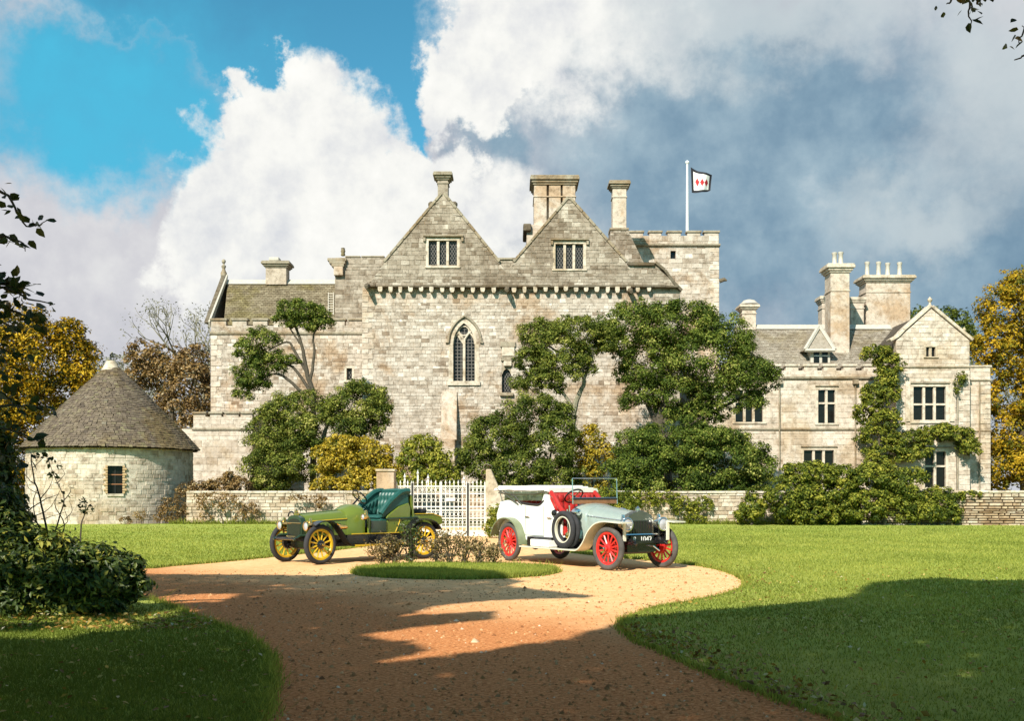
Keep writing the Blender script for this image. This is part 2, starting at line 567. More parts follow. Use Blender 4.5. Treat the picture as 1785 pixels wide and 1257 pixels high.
    def mesh(s, name, mats, smooth=False):
        me = bpy.data.meshes.new(name)
        me.from_pydata(s.v, [], s.f)
        for m in (mats if isinstance(mats, (list, tuple)) else [mats]):
            me.materials.append(m)
        me.polygons.foreach_set('material_index', s.mi)
        a = me.attributes.new('tint', 'FLOAT', 'FACE')
        a.data.foreach_set('value', s.t)
        if smooth:
            me.polygons.foreach_set('use_smooth', [True] * len(s.f))
        me.update()
        return me

    def build(s, name, mats, parent=None, smooth=False, loc=(0, 0, 0), bevel=0.0, bseg=2):
        o = link(name, s.mesh(name, mats, False), parent, loc)
        if smooth:
            o.data.shade_smooth() if hasattr(o.data, 'shade_smooth') else None
            try:
                o.data.set_sharp_from_angle(angle=math.radians(38))
            except Exception:
                pass
        if bevel:
            b = o.modifiers.new('bevel', 'BEVEL')
            b.width, b.segments, b.limit_method, b.angle_limit = bevel, bseg, 'ANGLE', math.radians(35)
        return o


def clip_half(poly, a, b, c):
    """keep a*x + b*y <= c"""
    out = []
    for i, p in enumerate(poly):
        q = poly[(i + 1) % len(poly)]
        dp, dq = a * p[0] + b * p[1] - c, a * q[0] + b * q[1] - c
        if dp <= 0:
            out.append(p)
        if (dp < 0 < dq) or (dq < 0 < dp):
            k = dp / (dp - dq)
            out.append((p[0] + (q[0] - p[0]) * k, p[1] + (q[1] - p[1]) * k))
    return out


def parea(p):
    return .5 * sum(p[i][0] * p[(i + 1) % len(p)][1] - p[(i + 1) % len(p)][0] * p[i][1] for i in range(len(p)))


def clip_poly(subj, conv):
    if parea(conv) < 0:
        conv = conv[::-1]
    for i in range(len(conv)):
        if len(subj) < 3:
            return []
        (x0, y0), (x1, y1) = conv[i], conv[(i + 1) % len(conv)]
        a, b = (y1 - y0), -(x1 - x0)
        subj = clip_half(subj, a, b, a * x0 + b * y0)
    return subj if len(subj) >= 3 and abs(parea(subj)) > 1e-4 else []


def wall_cells(mb, poly, holes, org, ux, un, thick, m=0):
    """a wall with rectangular openings: cells of a convex outline, extruded back from the face."""
    xs = sorted({min(p[0] for p in poly), max(p[0] for p in poly)} | {h[0] for h in holes} | {h[2] for h in holes})
    zs = sorted({min(p[1] for p in poly), max(p[1] for p in poly)} | {h[1] for h in holes} | {h[3] for h in holes})
    for zi in range(len(zs) - 1):
        for xi in range(len(xs) - 1):
            cx, cz = (xs[xi] + xs[xi + 1]) / 2, (zs[zi] + zs[zi + 1]) / 2
            if any(h[0] < cx < h[2] and h[1] < cz < h[3] for h in holes):
                continue
            c = clip_poly([(xs[xi], zs[zi]), (xs[xi + 1], zs[zi]), (xs[xi + 1], zs[zi + 1]), (xs[xi], zs[zi + 1])], poly)
            if c:
                mb.prism([(org[0] + ux[0] * x, org[1] + ux[1] * x, z) for x, z in c], (-un[0] * thick, -un[1] * thick, 0), m)


def unit_stone():
    mb = MB()
    mb.stone([(-.5, -.5), (.5, -.5), (.5, .5), (-.5, .5)], (1, 0), (0, -1), (0, 0), 1.0, 0, .5, .06)
    return mb


UNIT = {}


def unit_mesh(matkey):
    if matkey not in UNIT:
        UNIT[matkey] = unit_stone().mesh('stone', M[matkey])
    return UNIT[matkey]


def masonry(rest, m, poly, holes, org, ux, un, ch, w, depth, seed, jit=.012, gap=.012, dark=None, singles=None, zmin_single=None):
    """lay courses of stones over a wall face. rest: MB for the joined stones (material slot m).
    singles: list that receives (area, centre x, centre z, width, height, depth) of whole stones that may become parts."""
    r = random.Random(seed)
    z, zmax = min(p[1] for p in poly), max(p[1] for p in poly)
    while z < zmax - .04:
        h = ch * r.uniform(.72, 1.28)
        z1 = min(z + h, zmax)
        if zmax - z1 < .08:
            z1 = zmax
        big = clip_poly([(-999, z), (999, z), (999, z1), (-999, z1)], poly)
        if big:
            a, b = min(p[0] for p in big), max(p[0] for p in big)
            cuts = [(hh[0], hh[2]) for hh in holes if min(z1, hh[3]) - max(z, hh[1]) > .4 * (z1 - z)]
            iv, x = [], a
            for c0, c1 in sorted(cuts):
                if c0 > x:
                    iv.append((x, min(c0, b)))
                x = max(x, c1)
            if x < b:
                iv.append((x, b))
            for x0, x1 in iv:
                x = x0
                while x < x1 - .02:
                    ww = r.uniform(*w) * (1.0 if r.random() > .12 else 1.5)
                    xe = x + ww
                    if x1 - xe < w[0] * .6:
                        xe = x1
                    g = gap * .5
                    rect = [(x + g, z + g), (xe - g, z + g), (xe - g, z1 - g), (x + g, z1 - g)]
                    c = clip_poly(rect, poly)
                    if c and abs(parea(c)) > .004:
                        d = depth * r.uniform(.5, 1.35)
                        t = min(1, max(0, r.gauss(.52, .24)))
                        if singles is not None and len(c) == 4 and abs(abs(parea(c)) - (xe - x - gap) * (z1 - z - gap)) < .002 and (zmin_single is None or z > zmin_single):
                            singles.append((abs(parea(c)), (x + xe) / 2, (z + z1) / 2, xe - x - gap, z1 - z - gap, d, rest, m, tuple(org), tuple(ux), tuple(un), t))
                        else:
                            c = [(p[0] + r.uniform(-jit, jit), p[1] + r.uniform(-jit, jit)) for p in c]
                            rest.stone(c, ux, un, org, d, m, t)
                    x = xe
        z = z1


def settle(singles, limit, parent_of, matkey_of):
    """the largest stones become parts of their wall; the others join the rest."""
    singles.sort(key=lambda s: -s[0])
    for i, (ar, x, z, w, h, d, rest, m, org, ux, un, t) in enumerate(singles):
        if i < limit:
            rz = math.atan2(ux[1], ux[0])
            p = parent_of(m)
            link('stone', unit_mesh(matkey_of(m)), p, (org[0] + ux[0] * x, org[1] + ux[1] * x, z), (w, d, h), (0, 0, rz))
        else:
            q = [(x - w / 2 + U(-.012, .012), z - h / 2 + U(-.012, .012)), (x + w / 2 + U(-.012, .012), z - h / 2 + U(-.012, .012)),
                 (x + w / 2 + U(-.012, .012), z + h / 2 + U(-.012, .012)), (x - w / 2 + U(-.012, .012), z + h / 2 + U(-.012, .012))]
            rest.stone(q, ux, un, org, d, m, t)


# ------------------------------------------------------------------ foliage


def mesh_np(name, verts, faces, mats, tint=None, smooth=False):
    """verts n x 3, faces m x k (k corners each)"""
    me = bpy.data.meshes.new(name)
    nf, k = faces.shape
    me.vertices.add(len(verts))
    me.vertices.foreach_set('co', verts.astype(np.float32).ravel())
    me.loops.add(nf * k)
    me.loops.foreach_set('vertex_index', faces.astype(np.int32).ravel())
    me.polygons.add(nf)
    me.polygons.foreach_set('loop_start', np.arange(0, nf * k, k, dtype=np.int32))
    me.polygons.foreach_set('loop_total', np.full(nf, k, dtype=np.int32))
    if tint is not None:
        a = me.attributes.new('tint', 'FLOAT', 'FACE')
        a.data.foreach_set('value', tint.astype(np.float32))
    for m in mats if isinstance(mats, (list, tuple)) else [mats]:
        me.materials.append(m)
    me.update(calc_edges=True)
    return me


def unit(v):
    return v / np.maximum(np.linalg.norm(v, axis=1, keepdims=True), 1e-9)


def leaves_at(pos, nrm, size, rng, aspect=.5, fold=.12):
    """rhombic leaves, two triangles each, folded along the midrib"""
    n = len(pos)
    t = unit(np.cross(nrm, rng.normal(size=(n, 3))))
    b = np.cross(nrm, t)
    s = (size * rng.uniform(.65, 1.3, n))[:, None]
    base, tip = pos - t * s * .5, pos + t * s * .5
    l = pos + b * s * aspect * .5 + nrm * s * fold
    r = pos - b * s * aspect * .5 + nrm * s * fold
    v = np.stack([base, r, tip, l], axis=1).reshape(-1, 3)
    i = np.arange(n)[:, None] * 4
    f = np.concatenate([i + np.array([[0, 1, 2]]), i + np.array([[0, 2, 3]])], axis=1).reshape(-1, 3)
    return v, f


def crown(name, lobes, n, size, mat, parent=None, seed=1, clump=.34, up=.35, shell=(.45, 1.1), aspect=.55, tint=(.5, .22), cover=.62, top_bias=.3):
    """foliage: lobes (centre, radii) -> clumps on each lobe's shell -> leaves on each clump's shell"""
    rng = np.random.default_rng(seed)
    C = np.array([l[0] for l in lobes], float)
    Rr = np.array([l[1] for l in lobes], float)
    area = (Rr[:, 0] * Rr[:, 2] + Rr[:, 1] * Rr[:, 2] + Rr[:, 0] * Rr[:, 1])
    rc = clump * np.min(Rr, axis=1)
    nc = np.maximum(6, (cover * 3.2 * area / (rc ** 2)).astype(int))
    cl_c, cl_r, cl_w, cl_d = [], [], [], []
    for i in range(len(C)):
        d = unit(rng.normal(size=(nc[i], 3)))
        k = np.where(rng.random((nc[i], 1)) < .16, rng.uniform(1.0, 1.16, (nc[i], 1)), rng.uniform(.5, 1.0, (nc[i], 1)) ** .6)
        p = C[i] + d * Rr[i] * k
        q = np.min(np.stack([np.linalg.norm((p - C[j]) / Rr[j], axis=1) if j != i else np.full(nc[i], 9.) for j in range(len(C))]), axis=0)
        ok = (q > .62) & (d[:, 2] > -.45 - .4 * rng.random(len(d)))
        p, d = p[ok], d[ok]
        cl_c.append(p)
        cl_d.append(d)
        cl_r.append(rc[i] * np.clip(rng.normal(.95, .33, len(p)), .35, 1.7))
    cc, cr, cd = np.concatenate(cl_c), np.concatenate(cl_r), np.concatenate(cl_d)
    wgt = cr ** 2
    idx = rng.choice(len(cc), size=n, p=wgt / wgt.sum())
    d = unit(rng.normal(size=(n, 3)) + np.array([0, 0, top_bias]) + cd[idx] * .5)
    k = np.where(rng.random((n, 1)) < .07, rng.uniform(shell[1], shell[1] * 1.3, (n, 1)), rng.uniform(shell[0], shell[1], (n, 1)))
    pos = cc[idx] + d * (cr[idx][:, None] * k) * np.array([1.05, 1.05, .8])
    pos[:, 2] = np.maximum(pos[:, 2], .03)
    nrm = unit(d * 1.0 + rng.normal(size=(n, 3)) * .42 + np.array([0, 0, up]))
    v, f = leaves_at(pos, nrm, np.full(n, size), rng, aspect)
    ct = rng.normal(0, .17, len(cc))
    tv = np.clip(rng.normal(tint[0], tint[1], n) + ct[idx], 0, 1)
    me = mesh_np(name, v, f, mat, np.repeat(tv, 2))
    return link(name, me, parent)


def lobe(x, y, rx, ry, Z, depth=None):
    c = PX(x, y, Z)
    k = Z / F
    return ((c.x, c.y, c.z), (rx * k, (depth if depth else (rx + ry) * .45 * k), ry * k))


def rel(lobes, base):
    return [((c[0] - base[0], c[1] - base[1], c[2] - base[2]), r) for c, r in lobes]


def limb(name, pts, r0, r1, mat, parent, n=7, wig=.0):
    pts = [Vector(p) for p in pts]
    fine = []
    for i in range(len(pts) - 1):
        for k in range(4):
            u = k / 4
            p0, p1, p2, p3 = pts[max(i - 1, 0)], pts[i], pts[i + 1], pts[min(i + 2, len(pts) - 1)]
            fine.append(.5 * ((2 * p1) + (-p0 + p2) * u + (2 * p0 - 5 * p1 + 4 * p2 - p3) * u * u + (-p0 + 3 * p1 - 3 * p2 + p3) * u ** 3) + Vector((U(-wig, wig), U(-wig, wig), U(-wig, wig))))
    fine.append(pts[-1])
    L = len(fine)
    return MB().tube(fine, [r0 + (r1 - r0) * i / (L - 1) for i in range(L)], n).build(name, mat, parent, True)


def smooth_line(pts, k=6):
    out = []
    for i in range(len(pts) - 1):
        p = [Vector(pts[min(max(j, 0), len(pts) - 1)]) for j in (i - 1, i, i + 1, i + 2)]
        for q in range(k):
            u = q / k
            out.append(tuple(.5 * ((2 * p[1]) + (-p[0] + p[2]) * u + (2 * p[0] - 5 * p[1] + 4 * p[2] - p[3]) * u * u + (-p[0] + 3 * p[1] - 3 * p[2] + p[3]) * u ** 3)))
    out.append(tuple(pts[-1]))
    return out

# ------------------------------------------------------------------ ground, drive, lawns


def sheet(name, pts, z, mat, rim=0.0, n=1):
    tri = tessellate_polygon([[Vector((x, y, 0)) for x, y in pts]])
    mb = MB()
    vs = [(x, y, z) for x, y in pts]
    fs = []
    for a, b, c in tri:
        p = [Vector((*pts[i], 0)) for i in (a, b, c)]
        fs.append((a, b, c) if (p[1] - p[0]).cross(p[2] - p[0]).z > 0 else (a, c, b))
    mb.add(vs, fs)
    if rim:
        L = len(pts)
        mb.add(vs + [(x, y, z - rim) for x, y in pts], [(i, (i + 1) % L, L + (i + 1) % L, L + i) for i in range(L)])
    return tag(mb.build(name, mat), kind='structure')


sheet('ground', [(-900, -60), (900, -60), (900, 1500), (-900, 1500)], -.03, M['earth'])
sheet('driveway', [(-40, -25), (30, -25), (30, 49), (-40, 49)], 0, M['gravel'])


def edge(pts, k=5):
    return smooth_line([GR(x, y) for x, y in pts], k)


def rough_edge(line, amp=.05):
    out = []
    for i in range(len(line) - 1):
        a, b = Vector(line[i]), Vector(line[i + 1])
        n = max(1, int((b - a).length / .22))
        for k in range(n):
            p = a.lerp(b, k / n)
            q = noise.noise_vector(Vector((p.x * 1.7, p.y * 1.7, 3.1))) * amp + noise.noise_vector(Vector((p.x * 6, p.y * 6, 1.1))) * amp * .6
            out.append((p.x + q.x, p.y + q.y))
    out.append(tuple(line[-1]))
    return out


E_L = rough_edge(edge([(705, 942), (600, 958), (480, 971), (380, 981), (300, 987.5), (240, 993), (100, 1000), (-300, 1006)]))
sheet('lawn', [(-11, 52.5)] + [(-7, 44)] + E_L + [(-70, 21), (-70, 52.5)], .04, M['lawn'], .045)
E_R = rough_edge(edge([(872, 938), (920, 950), (985, 962), (1060, 971), (1130, 977), (1190, 983), (1240, 991), (1285, 1004), (1303, 1018), (1285, 1034), (1225, 1049), (1150, 1063), (1095, 1081), (1086, 1096), (1112, 1118), (1180, 1149), (1280, 1190), (1400, 1235), (1600, 1310)]))
LAWN_R = [(1.8, 52.3)] + E_R + [(8, 3.5), (70, 3.5), (70, 49.5), (27, 49.5), (12, 52.3)]
sheet('lawn', LAWN_R, .04, M['lawn'], .045)
E_N = rough_edge(edge([(-500, 1040), (60, 1040), (235, 1046), (300, 1062), (350, 1085), (410, 1106), (455, 1138), (471, 1170), (468, 1212), (452, 1270), (420, 1420)]))
LAWN_N = E_N + [(-2.0, 3.4), (-40, 3.4), (-40, 13)]
sheet('lawn', LAWN_N, .04, M['lawn'], .045)
IC, IRX, IRY = (-1.1, 21.75), 2.0, 1.95
ISL = rough_edge([(IC[0] + IRX * math.cos(a) , IC[1] + IRY * math.sin(a)) for a in [i * 2 * math.pi / 40 for i in range(41)]], .07)[:-1]
sheet('grass_island', ISL, .06, M['lawn'], .07)

# ------------------------------------------------------------------ the manor house
house = tag(empty('manor_house', (0, 68, 0)), 'large pale stone manor house with twin gables, battlements and tall chimneys', 'house')
REST = MB()          # the stones that are not parts of their own
RM = ['wall', 'gable', 'ashlar']
SING = []
WALLS = {}


def xz(x, y, Z):
    p = PX(x, y, Z)
    return (p.x, p.z)


def wall(name, Z, poly, holes=(), back=6.0, kind='wall', mort='mortar', ch=.215, w=(.17, .54), depth=.026, seed=1, singles=True, thick=.5, jit=.02, gap=.016):
    P = [xz(x, y, Z) for x, y in poly]
    if parea(P) < 0:
        P = P[::-1]
    H = [(*xz(a, d, Z), *xz(c, b, Z)) for a, b, c, d in holes]
    mb = MB()
    wall_cells(mb, P, H, (0, Z), (1, 0), (0, -1), thick)
    if back:
        mb.prism([(x, Z + thick, z) for x, z in P], (0, back, 0))
    o = mb.build(name, M[mort], house)
    mi = RM.index(kind)
    WALLS[(mi, Z, round(P[0][0], 2))] = o
    s = []
    masonry(REST, mi, P, H, (0, Z), (1, 0), (0, -1), ch, w, depth, seed, jit, gap, singles=s if singles else None, zmin_single=3.0)
    for q in s:
        SING.append(q + (o,))
    return o, H


def band(name, Z, x0, x1, y0, y1, proud, mat, parent, depth=.3):
    """a moulding along a wall, given by its picture rectangle at the wall's plane"""
    a, b = PX(x0, y1, Z), PX(x1, y0, Z)
    h = b.z - a.z
    mb = MB()
    prof = [(depth, a.z), (-proud * .55, a.z), (-proud, a.z + h * .35), (-proud, a.z + h * .8), (-proud * .5, b.z), (depth, b.z)]
    mb.prism([(a.x, Z + d, z) for d, z in prof], (b.x - a.x, 0, 0))
    return mb.build(name, M[mat], parent)


def window(name, Z, x0, y0, x1, y1, lights, transoms=(), glass='glass', trim='trim', hood=None, jamb=.13, inner=None, sash=False):
    """mullioned window in a rectangular opening; frame > mullion, transom, pane, hood_mould"""
    a, b = PX(x0, y1, Z), PX(x1, y0, Z)
    W, H = b.x - a.x, b.z - a.z
    f = MB()
    e = .035
    f.box((a.x - jamb, Z - e, a.z), (a.x + .05, Z + .33, b.z))
    f.box((b.x - .05, Z - e, a.z), (b.x + jamb, Z + .33, b.z))
    f.box((a.x - jamb, Z - e, b.z - .05), (b.x + jamb, Z + .33, b.z + jamb))
    f.box((a.x - jamb - .05, Z - .1, a.z - jamb), (b.x + jamb + .05, Z + .33, a.z))
    fr = f.build(name, M[trim], house, bevel=.02, bseg=1)
    mw = .085
    xs = [a.x + .05 + (W - .1) * i / lights for i in range(lights + 1)]
    zs = [a.z] + [PX(0, t, Z).z for t in sorted(transoms, reverse=True)] + [b.z - .05]
    for x in xs[1:-1]:
        MB().box((x - mw, Z + .04, a.z), (x + mw, Z + .31, b.z - .05)).build('mullion', M[trim], fr, bevel=.02, bseg=1)
    for z in zs[1:-1]:
        for i in range(lights):
            MB().box((xs[i] + (mw if i else 0), Z + .06, z - .06), (xs[i + 1] - (mw if i < lights - 1 else 0), Z + .30, z + .06)).build('transom', M[trim], fr)
    for i in range(lights):
        for k in range(len(zs) - 1):
            MB().box((xs[i] + (mw if i else 0), Z + .2, zs[k] + (.06 if k else 0)), (xs[i + 1] - (mw if i < lights - 1 else 0), Z + .24, zs[k + 1] - (.06 if k < len(zs) - 2 else 0))).build('pane', M[glass], fr)
    if hood:
        h = MB()
        zt = PX(0, hood[1], Z).z
        hx0, hx1 = PX(hood[0], 0, Z).x, PX(hood[2], 0, Z).x
        h.prism([(hx0, Z + .02, zt), (hx0, Z - .2, zt - .06), (hx0, Z - .2, zt - .13), (hx0, Z + .02, zt - .2)], (hx1 - hx0, 0, 0))
        for x in (hx0, hx1 - .14):
            h.box((x, Z - .17, zt - .42), (x + .14, Z + .01, zt - .2))
        h.build('hood_mould', M['trimgrey'], fr)
    return fr


# --- the gatehouse block with its two gables
ZM, ZU = 68.0, 67.72
GOTH = (787, 558, 830, 666)
NICHE = (875, 640, 891, 685)
main, _ = wall('gatehouse_wall', ZM, [(632, 500), (1185, 500), (1185, 906), (632, 906)], [GOTH, NICHE], back=11, seed=3)
GW1, GW2 = (746, 418, 798, 464), (967, 424, 1018, 469)
wall('parapet_wall', ZU, [(636, 500), (664, 470.2), (1104, 470.2), (1150, 470.2), (1183, 500)], (), back=1.2, kind='gable', mort='mortar_grey', seed=5, ch=.25, w=(.2, .6), depth=.028, jit=.035)
wall('gable_wall', ZU, [(661, 470), (879, 470), (772, 338)], [GW1], back=0, kind='gable', mort='mortar_grey', seed=6, ch=.25, w=(.2, .6), depth=.028, jit=.035)
wall('gable_wall', ZU, [(887, 470), (1101, 470), (992, 346)], [GW2], back=0, kind='gable', mort='mortar_grey', seed=7, ch=.25, w=(.2, .6), depth=.028, jit=.035)
wall('parapet_wall', ZU + .12, [(852, 451), (914, 451), (914, 470), (852, 470)], (), back=1.0, kind='gable', mort='mortar_grey', seed=8, ch=.24, w=(.25, .6), singles=False)
wall('parapet_wall', ZU + .1, [(1096, 459), (1141, 459), (1156, 470), (1096, 470)], (), back=1.0, kind='gable', mort='mortar_grey', seed=9, ch=.24, w=(.25, .6), singles=False)
for gx, gy, l, r in ((772, 338, 661, 879), (992, 346, 887, 1101)):
    mb = MB()
    mb.prism([PX(l + 6, 472, ZU + .5), PX(r - 6, 472, ZU + .5), PX(gx, gy + 5, ZU + .5)], (0, 10.5, 0))
    mb.build('gable_roof', M['slatebase'], house)
    for ex, ey in ((l + 10, 458), (r - 10, 458)):
        a, b = PX(ex, ey, ZU), PX(gx, gy, ZU)
        d = (b - a).normalized()
        nrm = Vector((-d.z, 0, d.x)) if d.x > 0 else Vector((d.z, 0, -d.x))
        segs = 9
        for i in range(segs):
            p, q = a.lerp(b, i / segs + .002), a.lerp(b, (i + 1) / segs - .002)
            o = Vector((0, -.09, 0))
            MB().prism([p + o, q + o, q + o + nrm * .17, p + o + nrm * .17], (0, .75, 0)).build('coping', M['trimgrey'], house, bevel=.025, bseg=1)
    # springer blocks at mid height
cor = MB()
cor.prism([(-.13, 0, 0), (.13, 0, 0), (.13, 0, -.22), (.08, 0, -.34), (-.08, 0, -.34), (-.13, 0, -.22)], (0, .42, 0))
corm = cor.mesh('corbel', M['trim'])
zc = PX(0, 501, ZM).z
for i in range(27):
    xx = 664 + i * 17.9
    if abs(xx - 885) < 11:
        continue
    link('corbel', corm, house, (PX(xx, 0, ZM).x + U(-.04, .04), ZM - .42, zc + U(-.03, .0)), (U(.85, 1.1), 1, U(.8, 1.12)), (0, U(-.05, .05), 0))
bd = MB()
x = 640.0
while x < 1182:
    x2 = min(x + U(14, 34), 1183)
    a, b = PX(x, 502 + U(-.6, .6), ZU), PX(x2 - .5, 496 + U(-.8, .8), ZU)
    dpt = U(.10, .2)
    bd.prism([(a.x, ZU + .1, a.z), (a.x, ZU - dpt, a.z + .05), (a.x, ZU - dpt, b.z - .06), (a.x, ZU + .1, b.z)], (b.x - a.x, 0, 0), 0)
    x = x2
bd.build('string_course', M['darktrim'], house)
for px_, py_ in ((641, 500), (884, 506), (1098, 508)):
    p = PX(px_, py_, ZU)
    MB().tube([p + Vector((0, .3, .1)), p + Vector((0, -.3, 0)), p + Vector((0, -.75, -.16))], [.15, .18, .10], 8).build('gargoyle', M['darktrim'], house, True)
# right hand shoulder below the slope of the parapet
wall('shoulder_wall', ZM - .12, [(1141, 512), (1184, 512), (1184, 530), (1141, 530)], (), back=0, kind='gable', mort='mortar_grey', seed=12, thick=.12, singles=False)
for seg in (((1141, 459), (1157, 472)), ((1157, 472), (1172, 493)), ((1172, 493), (1187, 508))):
    a, b = PX(*seg[0], ZU), PX(*seg[1], ZU)
    d = (b - a).normalized()
    n = Vector((-d.z, 0, d.x)) * (1 if d.x < 0 else 1)
    n = Vector((-d.z, 0, d.x))
    MB().prism([a + Vector((0, -.1, 0)), b + Vector((0, -.1, 0)), b + Vector((0, -.1, 0)) + n * .16, a + Vector((0, -.1, 0)) + n * .16], (0, .7, 0)).build('coping', M['darktrim'], house)
MB().box(tuple(PX(1094, 462, ZU - .1)), tuple(Vector(PX(1141, 457, ZU - .1)) + Vector((0, .7, 0)))).build('coping', M['darktrim'], house)
MB().box(tuple(PX(866, 452, ZU)), tuple(Vector(PX(900, 449, ZU)) + Vector((0, .7, 0)))).build('coping', M['trimgrey'], house)
window('gable_window', ZU, *GW1, 3, (), 'leaded', hood=(738, 409, 808))
window('gable_window', ZU, *GW2, 3, (), 'leaded', hood=(960, 415, 1026))

# pointed window with tracery
def arch_pts(x0, x1, ys, ya, n=8):
    """pointed arch from the right springing over the apex to the left one (picture coordinates)"""
    w, h = (x1 - x0) / 2.0, ys - ya
    xc = (x0 + x1) / 2.0
    R_ = (w * w + h * h) / (2 * w)
    th = math.asin(min(1, h / R_))
    right = [(x1 - R_ + R_ * math.cos(th * i / n), ys - R_ * math.sin(th * i / n)) for i in range(n + 1)]
    return right + [(2 * xc - x, y) for x, y in right[::-1][1:]]


gx0, gx1, gys, gya = 790, 827.5, 600, 563
ar = arch_pts(gx0, gx1, gys, gya)
fr = MB()
half = len(ar) // 2
rp = ar[:half + 1]
lp = ar[half:]
for poly in ([(GOTH[2] + .6, gys), (GOTH[2] + .6, GOTH[1]), (808.7, GOTH[1])] + rp[::-1], [(808.7, GOTH[1]), (GOTH[0] - .6, GOTH[1]), (GOTH[0] - .6, gys)] + lp[::-1]):
    fr.prism([PX(x, y, ZM - .02) for x, y in poly], (0, .35, 0))
for a, b in ((GOTH[0] - 5, gx0), (gx1, GOTH[2] + 5)):
    p, q = PX(a, GOTH[3], ZM), PX(b, gys, ZM)
    fr.box((p.x, ZM - .04, p.z), (q.x, ZM + .33, q.z))
p, q = PX(GOTH[0] - 7, 672, ZM), PX(GOTH[2] + 7, 665, ZM)
fr.box((p.x, ZM - .14, p.z), (q.x, ZM + .33, q.z))
goth = fr.build('pointed_window', M['trim'], house)
MB().tube([Vector(PX(x, y, ZM - .07)) for x, y in [(842, 597)] + arch_pts(781.5, 838.5, 597, 551, 9) + [(777, 597)]], .09, 6).build('hood_mould', M['trimgrey'], goth, True)
zg = ZM + .16
MB().box((PX(806.8, 0, zg).x, zg - .1, PX(0, 666, zg).z), (PX(811.2, 0, zg).x, zg + .1, PX(0, 596, zg).z)).build('mullion', M['trim'], goth)
for pts in ([(809, 598), (811, 590), (816, 583), (822.5, 577)], [(809, 598), (807, 590), (802, 583), (795.5, 577)],
            [(809, 600), (803, 592), (799, 585)], ):
    MB().tube([PX(x, y, zg) for x, y in pts], .075, 6).build('tracery', M['trim'], goth, True)
for x0_, x1_ in ((790, 809), (809, 828)):
    MB().tube([PX(x, y, zg) for x, y in arch_pts(x0_, x1_, 600, 580, 5)], .065, 6).build('tracery', M['trim'], goth, True)
MB().tube([PX(809 + 9 * math.cos(a), 577 - 8 * math.sin(a), zg) for a in [i * math.pi / 8 for i in range(17)]], .055, 6).build('tracery', M['trim'], goth, True)
for pl in ([(790, 666), (808, 666), (808, 600), (790, 600)], [(810, 666), (828, 666), (828, 600), (810, 600)], [(790, 599.5)] + ar[::-1] + [(828, 599.5)]):
    pts = [PX(x, y, ZM + .24) for x, y in pl]
    MB().prism(pts, (0, .04, 0)).build('pane', M['leadsq'], goth)
# niche and its weathered canopy
nf = MB()
nf2 = MB()
nr = arch_pts(876.2, 889.8, 652, 643, 4)
h2 = len(nr) // 2
nf.prism([PX(x, y, ZM + .02) for x, y in [(891.5, 652), (891.5, 639.5), (883, 639.5)] + nr[:h2 + 1][::-1]], (0, .3, 0))
nf2.prism([PX(x, y, ZM + .02) for x, y in [(883, 639.5), (874.5, 639.5), (874.5, 652)] + nr[h2:][::-1]], (0, .3, 0))
p, q = PX(871, 691, ZM), PX(895, 685, ZM)
niche = nf.build('niche', M['trimgrey'], house)
nf2.build('spandrel', M['trimgrey'], niche)
MB().box((p.x, ZM - .22, p.z), (q.x, ZM + .3, q.z)).build('sill', M['trimgrey'], niche, bevel=.03, bseg=1)
MB().box((PX(875, 0, ZM).x, ZM + .26, PX(0, 685, ZM).z), (PX(891, 0, ZM).x, ZM + .3, PX(0, 643, ZM).z)).build('pane', M['leaded'], niche)
for i, (x0_, x1_, y0_, y1_) in enumerate(((872, 899, 596, 606), (875, 897, 606, 622), (873, 899, 622, 630), (878, 892, 630, 639), (894, 899, 612, 640))):
    p, q = PX(x0_, y1_, ZM), PX(x1_, y0_, ZM)
    MB().box((p.x, ZM - .16 - .05 * (i % 2), p.z), (q.x, ZM + .02, q.z)).build('canopy_block', M['trim' if i % 2 else 'trimgrey'], niche, bevel=.04, bseg=1)
# buttress
bt = MB()
for (x0_, x1_, yt, yb, pr0, pr1) in ((770, 797, 682, 768, .06, .62), (770, 794, 768, 905, .80, .9)):
    a, b = PX(x0_, yb, ZM), PX(x1_, yt, ZM)
    bt.prism([(a.x, ZM + .05, a.z), (a.x, ZM - pr1, a.z), (a.x, ZM - pr1 * .9, a.z + (b.z - a.z) * .3), (a.x, ZM - pr0, b.z), (a.x, ZM + .05, b.z)], (b.x - a.x, 0, 0))
bt.build('buttress', M['mortar_pale'], house, bevel=.03, bseg=1)

# --- quoins: dressed blocks up the corners, long and short by turns


def quoins(Z, xpx, side, y0, y1, seed):
    r = random.Random(seed)
    z, zt = max(.1, PX(0, y1, Z).z), PX(0, y0, Z).z
    xe = PX(xpx, 0, Z).x
    i = 0
    while z < zt - .12:
        h = min(r.uniform(.27, .38), zt - z)
        l = (r.uniform(.62, .8) if i % 2 else r.uniform(.34, .46))
        link('quoin', unit_mesh('ashlar_r'), house, (xe + side * l / 2 - side * .02, Z, z + h / 2), (l, .055, h - .018))
        z += h
        i += 1


quoins(ZM, 632, 1, 512, 890, 1)
quoins(78.0, 1253, -1, 431, 560, 2)
quoins(71.0, 368, 1, 585, 735, 3)
quoins(69.3, 1690, -1, 644, 890, 4)
quoins(70.4, 1726, -1, 667, 890, 5)
quoins(69.3, 1562, 1, 644, 800, 6)

# --- chimneys


